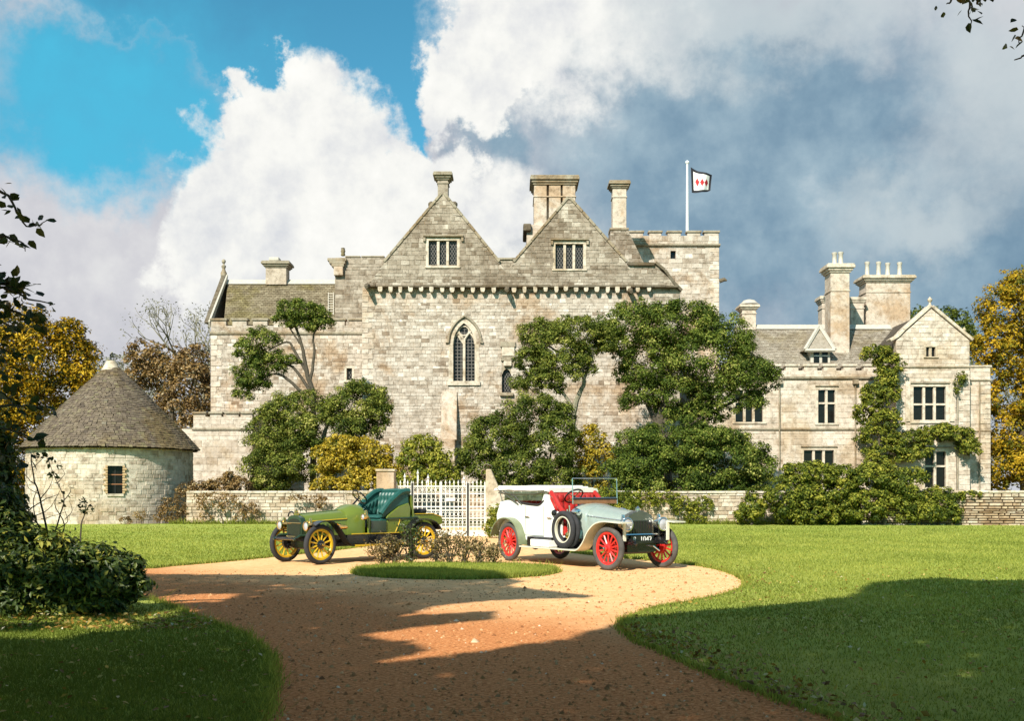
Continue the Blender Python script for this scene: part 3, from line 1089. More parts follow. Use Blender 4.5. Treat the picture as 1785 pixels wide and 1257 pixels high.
def chimney(Z, x0, x1, yt, yb, cap=3, caph=10, pots=(), mat='mortar_pale', capmat='trim', depth=1.2, slots=(), neck=True, potw=3.2):
    a, b = PX(x0, yb, Z), PX(x1, yt, Z)
    s = MB()
    if slots:
        xs = [x0] + [v for sl in slots for v in sl] + [x1]
        for i in range(0, len(xs), 2):
            s.box((PX(xs[i], 0, Z).x, Z, a.z), (PX(xs[i + 1], 0, Z).x, Z + depth, b.z))
        s.box((a.x + .1, Z + .35, a.z), (b.x - .1, Z + depth - .1, b.z))
    else:
        s.box((a.x, Z, a.z), (b.x, Z + depth, b.z))
    if neck:
        k = PX(0, yb - (yb - yt) * .78, Z).z
        s.box((a.x - .05, Z - .05, k), (b.x + .05, Z + depth + .05, k + .09))
    c = s.build('chimney', M[mat], house, bevel=.02, bseg=1)
    t = MB()
    hh = caph * Z / F
    o = cap * Z / F
    zt = b.z
    for fr0, fr1, ov in ((0, .22, .30), (.22, .5, .62), (.5, .82, 1.0), (.82, 1.0, .85)):
        t.box((a.x - o * ov, Z - o * ov, zt + hh * fr0), (b.x + o * ov, Z + depth + o * ov, zt + hh * fr1))
    t.build('chimney_cap', M[capmat], c, bevel=.02, bseg=1)
    for px0, ptop in pots:
        p = PX(px0, ptop, Z)
        z0 = zt + hh
        r = potw * Z / F * .5
        Hh = p.z - z0
        MB().lathe([(r * .4, -.02), (r * 1.15, 0), (r * 1.2, Hh * .1), (r * .95, Hh * .16), (r * .82, Hh * .8), (r * 1.05, Hh * .86), (r * 1.1, Hh * .97), (r * .8, Hh), (r * .7, Hh * .7)], (p.x, Z + depth / 2, z0), 12).build('chimney_pot', M['lead'], c, True)
    return c


chimney(ZU + .25, 763, 781, 313, 345, 8, 13, mat='mortar_grey', capmat='trimgrey', depth=.9)
for kx, ky in ((752, 357), (792, 357)):
    p = PX(kx, ky, ZU + .4)
    MB().lathe([(.02, -.38), (.14, -.34), (.12, -.2), (.2, -.05), (.2, .1), (.1, .2), (.02, .22)], tuple(p), 10).build('kneeler', M['darktrim'], house, True)
p, q = PX(918, 425, 72.3), PX(1006, 392, 72.3)
MB().box((p.x, 72.2, p.z), (q.x, 75.2, q.z)).build('stack_base', M['mortar_pale'], house, bevel=.03)
p, q = PX(912, 404, 72.2), PX(926, 391, 72.2)
MB().box((p.x, 71.9, p.z), (q.x, 75.3, q.z)).build('stack_corbel', M['darktrim'], house, bevel=.08)
chimney(72.5, 931, 1003, 322, 420, 7, 16, mat='mortar_pale', capmat='trimgrey', depth=2.4, slots=((953, 957), (977.5, 981)))
chimney(73.5, 1068, 1092, 328, 402, 7, 13, mat='mortar_pale', capmat='trimgrey', depth=1.0)
wall('stack_gable', 73.3, [(1064, 400), (1094, 400), (1124, 462), (1064, 462)], (), back=1.0, kind='gable', mort='mortar_grey', seed=14, ch=.25, singles=False)
band('string_course', 73.3, 1063, 1096, 397, 402, .1, 'trimgrey', house, 1.2)

# --- tower behind
ZT = 78.0
wall('tower_wall', ZT, [(1097, 411), (1253, 411), (1253, 906), (1097, 906)], [(1169, 437, 1178, 453)], back=8, kind='wall', seed=17, ch=.30, w=(.35, .8))
band('string_course', ZT, 1096, 1255, 425, 430, .2, 'trimgrey', house)
MB().box((PX(1169, 0, ZT).x, ZT + .3, PX(0, 453, ZT).z), (PX(1178, 0, ZT).x, ZT + .34, PX(0, 437, ZT).z)).build('window', M['glass'], house)


def merlons(Z, runs, yt, yb, kind='wall', cap='trimgrey', thick=.5, caph=.14):
    for x0, x1 in runs:
        a, b = PX(x0, yb, Z), PX(x1, yt, Z)
        mb = MB()
        mb.box((a.x, Z, a.z - .02), (b.x, Z + thick, b.z - caph), 0, .5)
        mb.box((a.x - .08, Z - .09, b.z - caph), (b.x + .08, Z + thick + .09, b.z), 1)
        mb.build('merlon', [M[kind], M[cap]], house, bevel=.02, bseg=1)


merlons(ZT, ((1098, 1121), (1132, 1153), (1164, 1187), (1198, 1221), (1228, 1253)), 402, 411.5)
p = PX(1254, 490, ZT)
MB().tube([p, p + Vector((.35, -.1, .1)), p + Vector((.5, -.15, .0))], [.16, .14, .06], 8).build('gargoyle', M['darktrim'], house, True)

# --- west wing
ZW = 71.0
wall('west_wing_wall', ZW, [(368, 568), (634, 568), (634, 906), (368, 906)], [(603, 641, 615, 664)], back=8.5, kind='wall', seed=21, ch=.23, w=(.22, .55))
band('string_course', ZW, 366, 634, 578, 584, .12, 'trimgrey', house)
merlons(ZW, ((368, 394), (405, 430), (441, 466), (477, 503), (513, 538), (549, 573), (583, 601), (609, 631)), 555, 568.5)
window('loft_window', ZW, 603, 641, 615, 664, 1, (), 'leaded', jamb=.1)
wall('turret_wall', 72.4, [(584, 449), (672, 449), (672, 570), (584, 570)], (), back=4, kind='gable', mort='mortar', seed=22, ch=.27, w=(.35, .7))
for i, (x0_, x1_, y0_, y1_) in enumerate(((571, 604, 450, 455), (574, 602, 455, 460), (578, 600, 460, 465), (582, 598, 465, 480))):
    p, q = PX(x0_, y1_, 72.2), PX(x1_, y0_, 72.2)
    MB().box((p.x, 72.2 - .1, p.z), (q.x, 73.4, q.z)).build('cornice', M['trimgrey' if i < 3 else 'mortar_pale'], house, bevel=.02, bseg=1)
merlons(72.4, ((604, 626), (632, 668)), 446, 450, 'gable', 'trimgrey', caph=.1)
p = PX(598, 446, 72.6)
MB().lathe([(.12, 0), (.15, .05), (.12, .2), (.16, .3), (.12, .45), (.15, .5), (.02, .56)], tuple(p), 10).build('chimney_pot', M['moss'], house, True)


def tiled_roof(name, A, B, C_, D_, nrow, tw, mat, seed, base='slatebase', th=.035):
    """A, B eaves left and right, D_, C_ ridge left and right: a bed and courses of tiles, each tile its own little slab."""
    A, B, C_, D_ = (Vector(v) for v in (A, B, C_, D_))
    r = random.Random(seed)
    nrm = (B - A).cross(D_ - A).normalized()
    if nrm.z < 0:
        nrm = -nrm
    back = MB().prism([A, B, C_, D_], nrm * -.12).build(name, M[base], house)
    mb = MB()
    for i in range(nrow):
        v0, v1 = i / nrow, min(1, (i + 1.25) / nrow)
        l0, r0, l1, r1 = A.lerp(D_, v0), B.lerp(C_, v0), A.lerp(D_, v1), B.lerp(C_, v1)
        n = max(1, int((r0 - l0).length / tw))
        o = .5 * (i % 2) / n
        us = [0] + [min(1, max(0, (k + .5 * (i % 2) + r.uniform(-.1, .1)) / n)) for k in range(1 if not i % 2 else 0, n)] + [1]
        for k in range(len(us) - 1):
            u0, u1 = us[k] + .03 / n, us[k + 1] - .03 / n
            if u1 - u0 < .2 / n:
                continue
            up = nrm * (th + r.uniform(0, .02))
            lo = nrm * .004
            sag = (l1 - l0) * r.uniform(-.06, .06)
            a, b, c, d = l0.lerp(r0, u0) + sag, l0.lerp(r0, u1) + sag, l1.lerp(r1, u1), l1.lerp(r1, u0)
            mb.add([a + up, b + up, c + lo, d + lo, a, b], [(0, 1, 2, 3), (4, 5, 1, 0), (5, 2, 1), (4, 0, 3)], 0, min(1, max(0, r.gauss(.5, .25))))
    t = mb.build('tiles', M[mat], back)
    tag(t, kind='stuff')
    return back


WR = tiled_roof('west_wing_roof', PX(389, 574, 71.6), PX(584, 574, 71.6), PX(584, 492, 75.8), PX(397, 492, 75.8), 26, .24, 'moss', 31)
tiled_roof('west_wing_roof', PX(584, 560, 79.7) + Vector((0, 0, .0)), PX(389, 560, 79.7), PX(397, 492, 75.85), PX(584, 492, 75.85), 10, .5, 'moss', 32)
a, b = PX(392, 493, 75.8), PX(590, 493, 75.8)
MB().prism([(a.x, 75.45, a.z - .14), (a.x, 75.8, a.z + .22), (a.x, 76.15, a.z - .14)], (b.x - a.x, 0, 0)).build('ridge', M['lead'], house)
# gable end of the west wing
ge = MB()
xg = PX(396, 0, 75.8).x
ge.prism([(xg - .34, 71.3, PX(0, 562, 71.3).z), (xg - .34, 75.8, PX(0, 476, 75.8).z), (xg - .34, 80.3, PX(0, 562, 71.3).z)], (.27, 0, 0), 0)
ge.prism([(xg - .07, 71.3, PX(0, 562, 71.3).z + .05), (xg - .07, 75.8, PX(0, 478, 75.8).z), (xg - .07, 75.8, PX(0, 486, 75.8).z), (xg - .07, 71.5, PX(0, 570, 71.3).z)], (.12, 0, 0), 1)
geo = ge.build('gable_end', [M['darktrim'], M['lead']], house)
p = PX(390, 476, 75.8)
MB().lathe([(.2, -.35), (.22, 0), (.14, .15), (.1, .3), (.16, .42), (.16, .5), (.07, .58), (.06, .66), (.14, .75), (.14, .88), (.02, .98)], tuple(p), 10).build('finial', M['trimgrey'], geo, True)
chimney(75.3, 463, 499, 466, 496, 7, 11, mat='mortar', capmat='trimgrey', depth=1.1, neck=False)
p, q = PX(462, 455, 75.8), PX(502, 449, 75.8)
MB().box((p.x + .3, 75.6, p.z), (q.x - .6, 76.4, q.z)).build('chimney_hood', M['lead'], house, bevel=.05)
# roof ladder lying on the slope
la = empty('roof_ladder', tuple(PX(577, 545, 72.6)), 0, house)
A_, B_ = PX(572.5, 551, 72.5), PX(573, 512, 74.6)
for dx in (0, .36):
    MB().tube([A_ + Vector((dx, -.12, .06)), B_ + Vector((dx, -.12, .06))], .03, 5).build('rail', M['lead'], la)
for i in range(9):
    p = A_.lerp(B_, (i + .5) / 9) + Vector((0, -.12, .06))
    MB().tube([p, p + Vector((.36, 0, 0))], .035, 5).build('rung', M['lead'], la)

# --- low annexe on the west
wall('annexe_wall', 66.2, [(337, 727), (440, 727), (440, 906), (337, 906)], (), back=4, kind='ashlar', mort='mortar_pale', seed=25, ch=.34, w=(.5, 1.0), depth=.02)
band('string_course', 66.2, 335, 440, 746, 751, .1, 'trimgrey', house)
merlons(66.2, ((337, 358), (366, 386), (394, 416), (422, 440)), 718, 727.5, 'ashlar')
wall('annexe_wall', 67.0, [(300, 748), (338, 748), (338, 906), (300, 906)], (), back=3, kind='ashlar', mort='mortar_pale', seed=26, ch=.34, w=(.5, 1.0), depth=.02, singles=False)

# --- east wing
ZE = 71.0
W1, W3, W4 = (1425, 677, 1457, 738), (1281, 677, 1331, 736), (1400, 783, 1455, 850)
wall('east_wing_wall', ZE, [(1236, 646), (1572, 646), (1572, 906), (1236, 906)], [W1, W3, W4], back=10, kind='ashlar', mort='mortar_pale', seed=41, ch=.32, w=(.45, 1.05), depth=.022, jit=.006, gap=.012)
band('string_course', ZE, 1236, 1574, 656, 662, .16, 'trimgrey', house)
band('string_course', ZE, 1236, 1574, 746, 751, .12, 'trimgrey', house)
merlons(ZE, ((1262, 1284), (1300, 1322), (1337, 1360), (1370, 1392), (1402, 1425), (1436, 1458), (1470, 1492), (1506, 1545)), 635, 646.5, 'ashlar', 'trim')
window('mullioned_window', ZE, *W1, 2, (703,))
window('mullioned_window', ZE, *W3, 3, (701,))
window('mullioned_window', ZE, *W4, 3, (814,))
for wx0, wx1, wy in ((1421, 1461, 674), (1277, 1335, 674), (1396, 1459, 780)):
    band('hood_mould', ZE, wx0, wx1, wy - 2.5, wy + .5, .13, 'trimgrey', house, .02)
for px_ in (1358, 1490):
    p = PX(px_, 662, ZE)
    d = MB().tube([p + Vector((0, -.12, 0)), (p.x, ZE - .12, .2)], .05, 6)
    d.box((p.x - .16, ZE - .3, p.z - .3), (p.x + .16, ZE, p.z - .02))
    d.build('downpipe', M['trimgrey'], house)
# projecting bay with a gable
ZB = 69.3
W2, W5, GV = (1591, 673, 1650, 735), (1611, 785, 1650, 850), (1613, 604, 1632, 622)
wall('bay_wall', ZB, [(1562, 640), (1690, 640), (1690, 906), (1562, 906)], [W2, W5], back=9, kind='ashlar', mort='mortar_pale', seed=42, ch=.32, w=(.45, 1.05), depth=.022, jit=.006)
wall('bay_gable', ZB, [(1562, 639.8), (1690, 639.8), (1690, 594), (1623, 538), (1562, 594)], [GV], back=0, kind='ashlar', mort='mortar', seed=43, ch=.28, w=(.35, .8), depth=.025, jit=.006)
MB().prism([PX(1562, 639, ZB + .5), PX(1690, 639, ZB + .5), PX(1690, 596, ZB + .5), PX(1623, 542, ZB + .5), PX(1562, 596, ZB + .5)], (0, 9, 0)).build('bay_roof', M['slatebase'], house)
band('string_course', ZB, 1561, 1692, 638, 642, .1, 'trimgrey', house)
band('string_course', ZB, 1561, 1692, 752, 756, .1, 'trimgrey', house)
for (ax, ay), (bx, by) in (((1553, 596), (1567, 588)), ((1567, 588), (1577, 577)), ((1577, 577), (1623, 536)), ((1694, 595), (1623, 536))):
    a, b = PX(ax, ay, ZB), PX(bx, by, ZB)
    d = (b - a).normalized()
    n = Vector((-d.z, 0, d.x)) if d.x > 0 else Vector((d.z, 0, -d.x))
    o = Vector((0, -.12, 0))
    MB().prism([a + o, b + o, b + o + n * .2, a + o + n * .2], (0, .8, 0)).build('coping', M['trim'], house, bevel=.03, bseg=1)
p = PX(1623, 533, ZB)
MB().lathe([(.18, -.1), (.2, 0), (.08, .1), (.06, .25), (.14, .32), (.16, .42), (.08, .52), (.02, .6)], (p.x, ZB + .2, p.z), 10).build('finial', M['trim'], house, True)
p = PX(1683, 580, ZB)
MB().lathe([(.14, -.5), (.16, 0), (.07, .1), (.12, .2), (.02, .38)], (p.x, ZB + .2, p.z), 10).build('finial', M['trim'], house, True)
window('gable_light', ZB, *GV, 2, (), jamb=.08)
window('mullioned_window', ZB, *W2, 3, (705,))
window('mullioned_window', ZB, *W5, 2, (813,))
for wx0, wx1, wy in ((1586, 1656, 669), (1606, 1655, 781)):
    band('hood_mould', ZB, wx0, wx1, wy - 2.5, wy + .5, .13, 'trimgrey', house, .02)
for dx0, dx1 in ((1578, 1586), (1655, 1663)):
    p, q = PX(dx0, 735, ZB), PX(dx1, 665, ZB)
    MB().box((p.x, ZB - .1, p.z), (q.x, ZB + .05, q.z)).build('pilaster', M['trim'], house)
wall('return_wall', 70.4, [(1686, 640), (1726, 640), (1726, 906), (1686, 906)], (), back=7, kind='ashlar', mort='mortar_pale', seed=44, ch=.32, w=(.45, 1.0), depth=.02, jit=.006)
band('string_course', 70.4, 1686, 1728, 661, 665, .1, 'trimgrey', house)
band('coping', 70.4, 1684, 1728, 637, 641, .1, 'trim', house, .6)
band('string_course', 70.4, 1686, 1728, 750, 754, .08, 'trimgrey', house)
for px_ in (1668, 1706):
    p = PX(px_, 666, ZB if px_ < 1690 else 70.4)
    MB().tube([(p.x, p.y - .14, p.z), (p.x, p.y - .14, .2)], .05, 6).build('downpipe', M['trimgrey'], house)
# east roof, dormer, chimneys
er = dict(A=PX(1291 + 24, 643, 71.7), B=PX(1600, 643, 71.7), C=PX(1574, 571, 76.4), D=PX(1291, 571, 76.4))
tiled_roof('east_wing_roof', er['A'], er['B'], Vector((er['B'].x, 76.4, er['C'].z)), er['D'], 26, .26, 'tile', 51)
tiled_roof('east_wing_roof', Vector((er['B'].x, 81.2, er['A'].z)), Vector((er['D'].x, 81.2, er['A'].z)), Vector((er['D'].x, 76.45, er['D'].z)), Vector((er['B'].x, 76.45, er['D'].z)), 10, .5, 'tile', 52)
a, b = er['D'], Vector((er['B'].x, 76.4, er['D'].z))
MB().prism([(a.x - .2, 76.0, a.z - .16), (a.x - .2, 76.4, a.z + .2), (a.x - .2, 76.8, a.z - .16)], (b.x - a.x, 0, 0)).build('ridge', M['lead'], house)
xg = er['D'].x
ge = MB().prism([(xg - .35, 71.3, er['A'].z - .1), (xg - .35, 76.4, a.z + .25), (xg - .35, 81.5, er['A'].z - .1)], (.36, 0, 0), 0)
ge.build('gable_end', M['lead'], house)
chimney(76, 1294, 1318, 540, 575, 6, 9, mat='mortar_pale', depth=1.1, pots=())
p = PX(1306, 531, 76.5)
MB().lathe([(.7, 0), (.55, .12), (.4, .28), (.1, .36)], (p.x, 76.5, p.z), 12).build('chimney_hood', M['lead'], house, True)
chimney(73.4, 1448, 1481, 475, 625, 8, 15, pots=((1460, 436), (1471, 435)), depth=1.4, potw=9)
chimney(77.0, 1433, 1450, 528, 575, 5, 12, depth=1.0)
chimney(77.0, 1483, 1506, 528, 575, 4, 10, depth=1.0)
chimney(77.6, 1510, 1587, 492, 575, 8, 12, pots=((1518, 452), (1538, 452), (1554, 454), (1575, 453)), depth=1.6, potw=8.5)
# dormer
ZD = 72.3
dm = MB()
a, b = PX(1413, 640, ZD), PX(1447, 606, ZD)
dm.box((a.x, ZD, a.z), (b.x, ZD + 3.2, b.z))
dmo = dm.build('dormer', M['lead'], house)
e0, e1, ap = PX(1403, 610, ZD - .3), PX(1455, 610, ZD - .3), PX(1428, 569, ZD + .9)
rb = MB()
rb.add([e0, e1, ap, ap + Vector((0, 3.6, 0)), e0 + Vector((0, 4.4, 0)), e1 + Vector((0, 4.4, 0))], [(0, 1, 2), (0, 2, 3, 4), (1, 5, 3, 2), (0, 4, 5, 1)])
rb.build('dormer_roof', M['tile'], dmo)
for q in (e0, e1):
    MB().tube([q + Vector((0, -.06, 0)), ap + Vector((0, -.06, .05))], .13, 5).build('barge_board', M['lead'], dmo)
MB().tube([e0 + Vector((0, -.06, -.04)), e1 + Vector((0, -.06, -.04))], .12, 5).build('barge_board', M['lead'], dmo)
for x0_, x1_ in ((1417, 1429.3), (1431.7, 1444)):
    p, q = PX(x0_, 636, ZD), PX(x1_, 613, ZD)
    MB().box((p.x + .05, ZD - .03, p.z), (q.x - .05, ZD + .02, q.z)).build('pane', M['glass'], dmo)
    MB().box((p.x + .05, ZD - .06, (p.z + q.z) / 2 + .12), (q.x - .05, ZD - .03, (p.z + q.z) / 2 + .18)).build('glazing_bar', M['white'], dmo)

settle_parent = {}
SING.sort(key=lambda s: -s[0])
for i, s in enumerate(SING):
    ar_, x, z, w, h, d, rest, m, org, ux, un, t, o = s
    if i < 300:
        link('stone', unit_mesh(RM[m] + '_r'), o, (org[0] + ux[0] * x, org[1] + ux[1] * x, z), (w, d, h))
    else:
        q = [(x + sx * w / 2 + U(-.012, .012), z + sz * h / 2 + U(-.012, .012)) for sx, sz in ((-1, -1), (1, -1), (1, 1), (-1, 1))]
        rest.stone(q, ux, un, org, d, m, t)
tag(REST.build('stonework', [M[k] for k in RM], house), kind='stuff')

# --- flagpole and flag on the tower
pb = PX(1198, 408, 80.5)
pt = PX(1198, 286, 80.5)
fp = tag(MB().tube([pb, pt], [.11, .075], 10).build('flagpole', M['pole'], None, True), 'tall white flagpole standing on the battlemented tower', 'flagpole')
MB().lathe([(.02, .0), (.12, .04), (.16, .14), (.1, .24), (.02, .28)], tuple(pt), 10).build('finial', M['pole'], fp, True)
A0, A1 = PX(1204, 291, 80.5), PX(1206, 335.5, 80.5)
B0, B1 = PX(1242, 303, 80.5), PX(1239, 331, 80.5)
fl = MB()
nu, nv = 60, 44
vs = []
for j in range(nv + 1):
    for i in range(nu + 1):
        u, v = i / nu, j / nv
        p = A0.lerp(B0, u).lerp(A1.lerp(B1, u), v)
        p = p + Vector((0, .22 * math.sin(u * 7.5 + v * 1.2) * u ** .6, -.12 * math.sin(u * 3.1) * (1 - v) + .10 * math.sin(u * 3.1) * v * -1))
        vs.append(p)
fs, ms = [], []
for j in range(nv):
    for i in range(nu):
        u, v = (i + .5) / nu, (j + .5) / nv
        k = 0
        if u < .11 or u > .89 or v < .12 or v > .89:
            k = 1
        else:
            for cu in (.30, .52, .74):
                if abs(u - cu) / .105 + abs(v - .52) / .20 < 1:
                    k = 2
        fs.append((j * (nu + 1) + i, j * (nu + 1) + i + 1, (j + 1) * (nu + 1) + i + 1, (j + 1) * (nu + 1) + i))
        ms.append(k)
fl.add(vs, fs)
fl.mi = ms
M['flagw'] = plain('flag_white', (.85, .83, .78), .8, var=.04)
M['flagb'] = plain('flag_black', (.012, .012, .018), .8)
M['flagr'] = plain('flag_red', (.42, .015, .02), .8)
tag(fl.build('flag', [M['flagw'], M['flagb'], M['flagr']], None, True), 'white flag with black border and three red lozenges flying from the tower', 'flag')

# ------------------------------------------------------------------ round dovecote
DC = Vector(((194 - CX) * 56 / F, 56.0, 0))
DR, DH = 4.02, 3.85
dove = tag(empty('dovecote', tuple(DC)), 'round whitewashed stone dovecote with a conical slate roof and one small window', 'dovecote')
va = math.atan2(-DC.y, -DC.x)                    # towards the photograph's side
WA = va + math.asin(.30 / 1.0) * 0 + .085 * 0    # the window's bearing is set below
dwx = (201 - CX) / F
# bearing of the point of the wall seen at the window
best = min((abs((DC.x + DR * math.cos(a)) / (DC.y + DR * math.sin(a)) - dwx), a) for a in [va + k * .002 for k in range(-300, 300)])
WA = best[1]
wz0, wz1 = EYE + (HZ - 861) * 52.0 / F, EYE + (HZ - 811) * 52.0 / F
ww = 26 * 52.0 / F / 2
nseg = 96
wc = MB()
for k in range(nseg):
    a0, a1 = WA + (k - .5) * 2 * math.pi / nseg, WA + (k + .5) * 2 * math.pi / nseg
    spans = [(0, DH)]
    if min(abs(k), nseg - k) <= 1 and abs(math.sin(k * 2 * math.pi / nseg)) * DR < ww:
        spans = [(0, wz0), (wz1, DH)]
    for z0, z1 in spans:
        q = []
        for r in (DR, DR - .55):
            for a in (a0, a1):
                q.append((DC.x + r * math.cos(a), DC.y + r * math.sin(a)))
        wc.add([(q[0][0], q[0][1], z0), (q[1][0], q[1][1], z0), (q[1][0], q[1][1], z1), (q[0][0], q[0][1], z1),
                (q[2][0], q[2][1], z0), (q[3][0], q[3][1], z0), (q[3][0], q[3][1], z1), (q[2][0], q[2][1], z1)],
               [(0, 1, 2, 3), (5, 4, 7, 6), (0, 4, 5, 1), (3, 2, 6, 7), (1, 5, 6, 2), (4, 0, 3, 7)])
dwall = wc.build('wall', M['render'], dove)
drest = MB()
dsing = []
z = 0.0
rr = random.Random(5)
hw = ww / DR + .03
while z < DH - .1:
    h = rr.uniform(.13, .25)
    z1 = min(DH, z + h)
    a = 0.0
    while a < 2 * math.pi - .02:
        da = rr.uniform(.18, .5) / DR
        am = (WA + a + da / 2)
        off = (a + da / 2 + math.pi) % (2 * math.pi) - math.pi
        clear = abs(off) < hw + da / 2 and z1 > wz0 - .05 and z < wz1 + .05
        if not clear:
            face = math.cos(am - va)
            d = .022 * rr.uniform(.2, 1.6)
            item = (am, (z + z1) / 2, da * DR - .02, z1 - z - .02, d, rr.gauss(.5, .22))
            if face > .25 and rr.random() < .82:
                dsing.append(item)
            else:
                drest_item = item
                ux, un = (-math.sin(am), math.cos(am)), (math.cos(am), math.sin(am))
                drest.stone([(-item[2] / 2, z + .01), (item[2] / 2, z + .01), (item[2] / 2, z1 - .01), (-item[2] / 2, z1 - .01)], ux, un, (DC.x + un[0] * DR * .999, DC.y + un[1] * DR * .999), d, 0, min(1, max(0, item[5])), .03)
        a += da
    z = z1
WASH = [(0, (.36, .285, .22)), (.35, (.50, .42, .34)), (1, (.60, .525, .44))]
M['wash'] = stone_mat('limewashed_stone', WASH, 'attr', stain=(.72, .62, .48), bump=.5)
M['wash_r'] = stone_mat('limewashed_stone_single', WASH, 'random', stain=(.72, .62, .48), bump=.5)
dsing.sort(key=lambda s: -s[2] * s[3])
for i, (am, zc_, w_, h_, d, t) in enumerate(dsing):
    un = (math.cos(am), math.sin(am))
    if i < 300:
        link('stone', unit_mesh('wash_r'), dwall, (DC.x + un[0] * DR * .999, DC.y + un[1] * DR * .999, zc_), (w_, d, h_), (0, 0, am + math.pi / 2))
    else:
        ux = (-un[1], un[0])
        drest.stone([(-w_ / 2, zc_ - h_ / 2), (w_ / 2, zc_ - h_ / 2), (w_ / 2, zc_ + h_ / 2), (-w_ / 2, zc_ + h_ / 2)], ux, un, (DC.x + un[0] * DR * .999, DC.y + un[1] * DR * .999), d, 0, min(1, max(0, t)), .03)
tag(drest.build('stonework', M['wash'], dove), kind='stuff')
# window with brick jambs
un = Vector((math.cos(WA), math.sin(WA), 0))
uxv = Vector((-math.sin(WA), math.cos(WA), 0))
wm = Matrix.Translation(DC + un * DR) @ Matrix(((uxv.x, -un.x, 0, 0), (uxv.y, -un.y, 0, 0), (0, 0, 1, 0), (0, 0, 0, 1)))
M['brick'] = plain('orange_brick', (.48, .33, .18), .9, var=.35, scale=12, bump=.4)
wf = MB(wm)
wf.box((-ww - .02, -.06, wz0 - .12), (ww + .02, .3, wz0))
wfo = wf.build('window', M['trim'], dove)
MB(wm).box((-ww - .06, -.05, wz1 - .03), (ww + .06, .3, wz1 + .12)).build('lintel', M['trim'], wfo)
for s in (-1, 1):
    zz = wz0
    i = 0
    while zz < wz1 - .05:
        x0 = ww - .02
        x1 = ww + (.17 if i % 2 else .09)
        MB(wm).box((min(s * x0, s * x1), -.055, zz + .008), (max(s * x0, s * x1), .25, min(zz + .12, wz1) - .008)).build('brick', M['brick'], wfo, bevel=.012, bseg=1)
        zz += .125
        i += 1
M['sash'] = plain('brown_sash', (.30, .13, .06), .6)
for c in range(2):
    for r_ in range(3):
        MB(wm).box((-ww + c * ww + .015, .16, wz0 + (wz1 - wz0) * r_ / 3 + .02), (-ww + (c + 1) * ww - .015, .19, wz0 + (wz1 - wz0) * (r_ + 1) / 3 - .02)).build('pane', M['glass'], wfo)
for r_ in (1, 2):
    zz = wz0 + (wz1 - wz0) * r_ / 3
    MB(wm).box((-ww, .12, zz - .022), (ww, .2, zz + .022)).build('glazing_bar', M['sash'], wfo)
MB(wm).box((-.02, .125, wz0), (.02, .2, wz1)).build('glazing_bar', M['iron'], wfo)
# conical roof
RE, ZE0, ZE1 = 4.36, 3.74, 8.2
prof = lambda u: (RE * (1 - u) ** 1.03 + .12 * u, ZE0 + (ZE1 - ZE0) * (u + .035 * math.sin(u * math.pi)))
rcone = MB()
rcone.lathe([(prof(i / 12)[0] - .11, prof(i / 12)[1] - .06) for i in range(13)] , tuple(DC), 64)
rcone.lathe([(prof(0)[0] - .05, ZE0 - .03), (DR - .2, ZE0 + .02)], tuple(DC), 64)
rco = rcone.build('roof', M['slatebase'], dove, True)
srest = MB()
ss = []
NROW = 46
for i in range(NROW):
    u0, u1 = i / NROW, min(1, (i + 1.35) / NROW)
    (r0, z0), (r1, z1) = prof(u0), prof(u1)
    n = max(9, int(2 * math.pi * r0 / rr.uniform(.17, .22)))
    off = rr.random()
    for k in range(n):
        a = (k + off + rr.uniform(-.08, .08)) * 2 * math.pi / n
        wd = 2 * math.pi / n * rr.uniform(.86, .96)
        ss.append((math.cos(a - va), i, a, wd, r0, z0, r1, z1, rr.uniform(.02, .045), rr.uniform(-.025, .025), min(1, max(0, rr.gauss(.5, .2)))))


def slate_geo(s):
    _, i, a, wd, r0, z0, r1, z1, th, sag, t = s
    pts = []
    dz, dr = (z1 - z0), (r0 - r1)
    L = math.hypot(dz, dr)
    nx, nz = dz / L, dr / L
    r0b, z0b = r0 + dr / L * sag * -1, z0 + dz / L * sag
    for aa, r, zz, up in ((a - wd / 2, r0b, z0b, th), (a + wd / 2, r0b, z0b, th), (a + wd / 2, r1, z1, .004), (a - wd / 2, r1, z1, .004), (a - wd / 2, r0b, z0b, 0), (a + wd / 2, r0b, z0b, 0)):
        wv = noise.noise(Vector((math.cos(aa) * 1.6, math.sin(aa) * 1.6, zz * .55))) * .07
        r, zz = r + wv * nx, zz + wv * nz
        pts.append((DC.x + (r + nx * up) * math.cos(aa), DC.y + (r + nx * up) * math.sin(aa), zz + nz * up))
    return pts, [(0, 1, 2, 3), (4, 5, 1, 0), (5, 2, 1), (4, 0, 3)]


front = sorted([s for s in ss if s[0] > .15], key=lambda s: (s[1] - 6 * s[0]))
keep = set(id(s) for s in front[:300])
for s in ss:
    v, f = slate_geo(s)
    if id(s) in keep:
        MB().add(v, f, 0, s[10]).build('slate', M['slate'], rco)
    else:
        srest.add(v, f, 0, s[10])
tag(srest.build('slates', M['slate'], dove), kind='stuff')
MB().lathe([(.62, ZE1 - .62), (.5, ZE1 - .40), (.34, ZE1 - .1), (.24, ZE1 + .08), (.05, ZE1 + .14)], tuple(DC), 16).build('cap', M['trim'], dove, True)
MB().tube([DC + Vector((0, 0, ZE1 + .05)), DC + Vector((-.05, 0, ZE1 + .42)), DC + Vector((.1, -.1, ZE1 + .5))], .045, 6).build('finial', M['iron'], dove)

# ------------------------------------------------------------------ garden walls


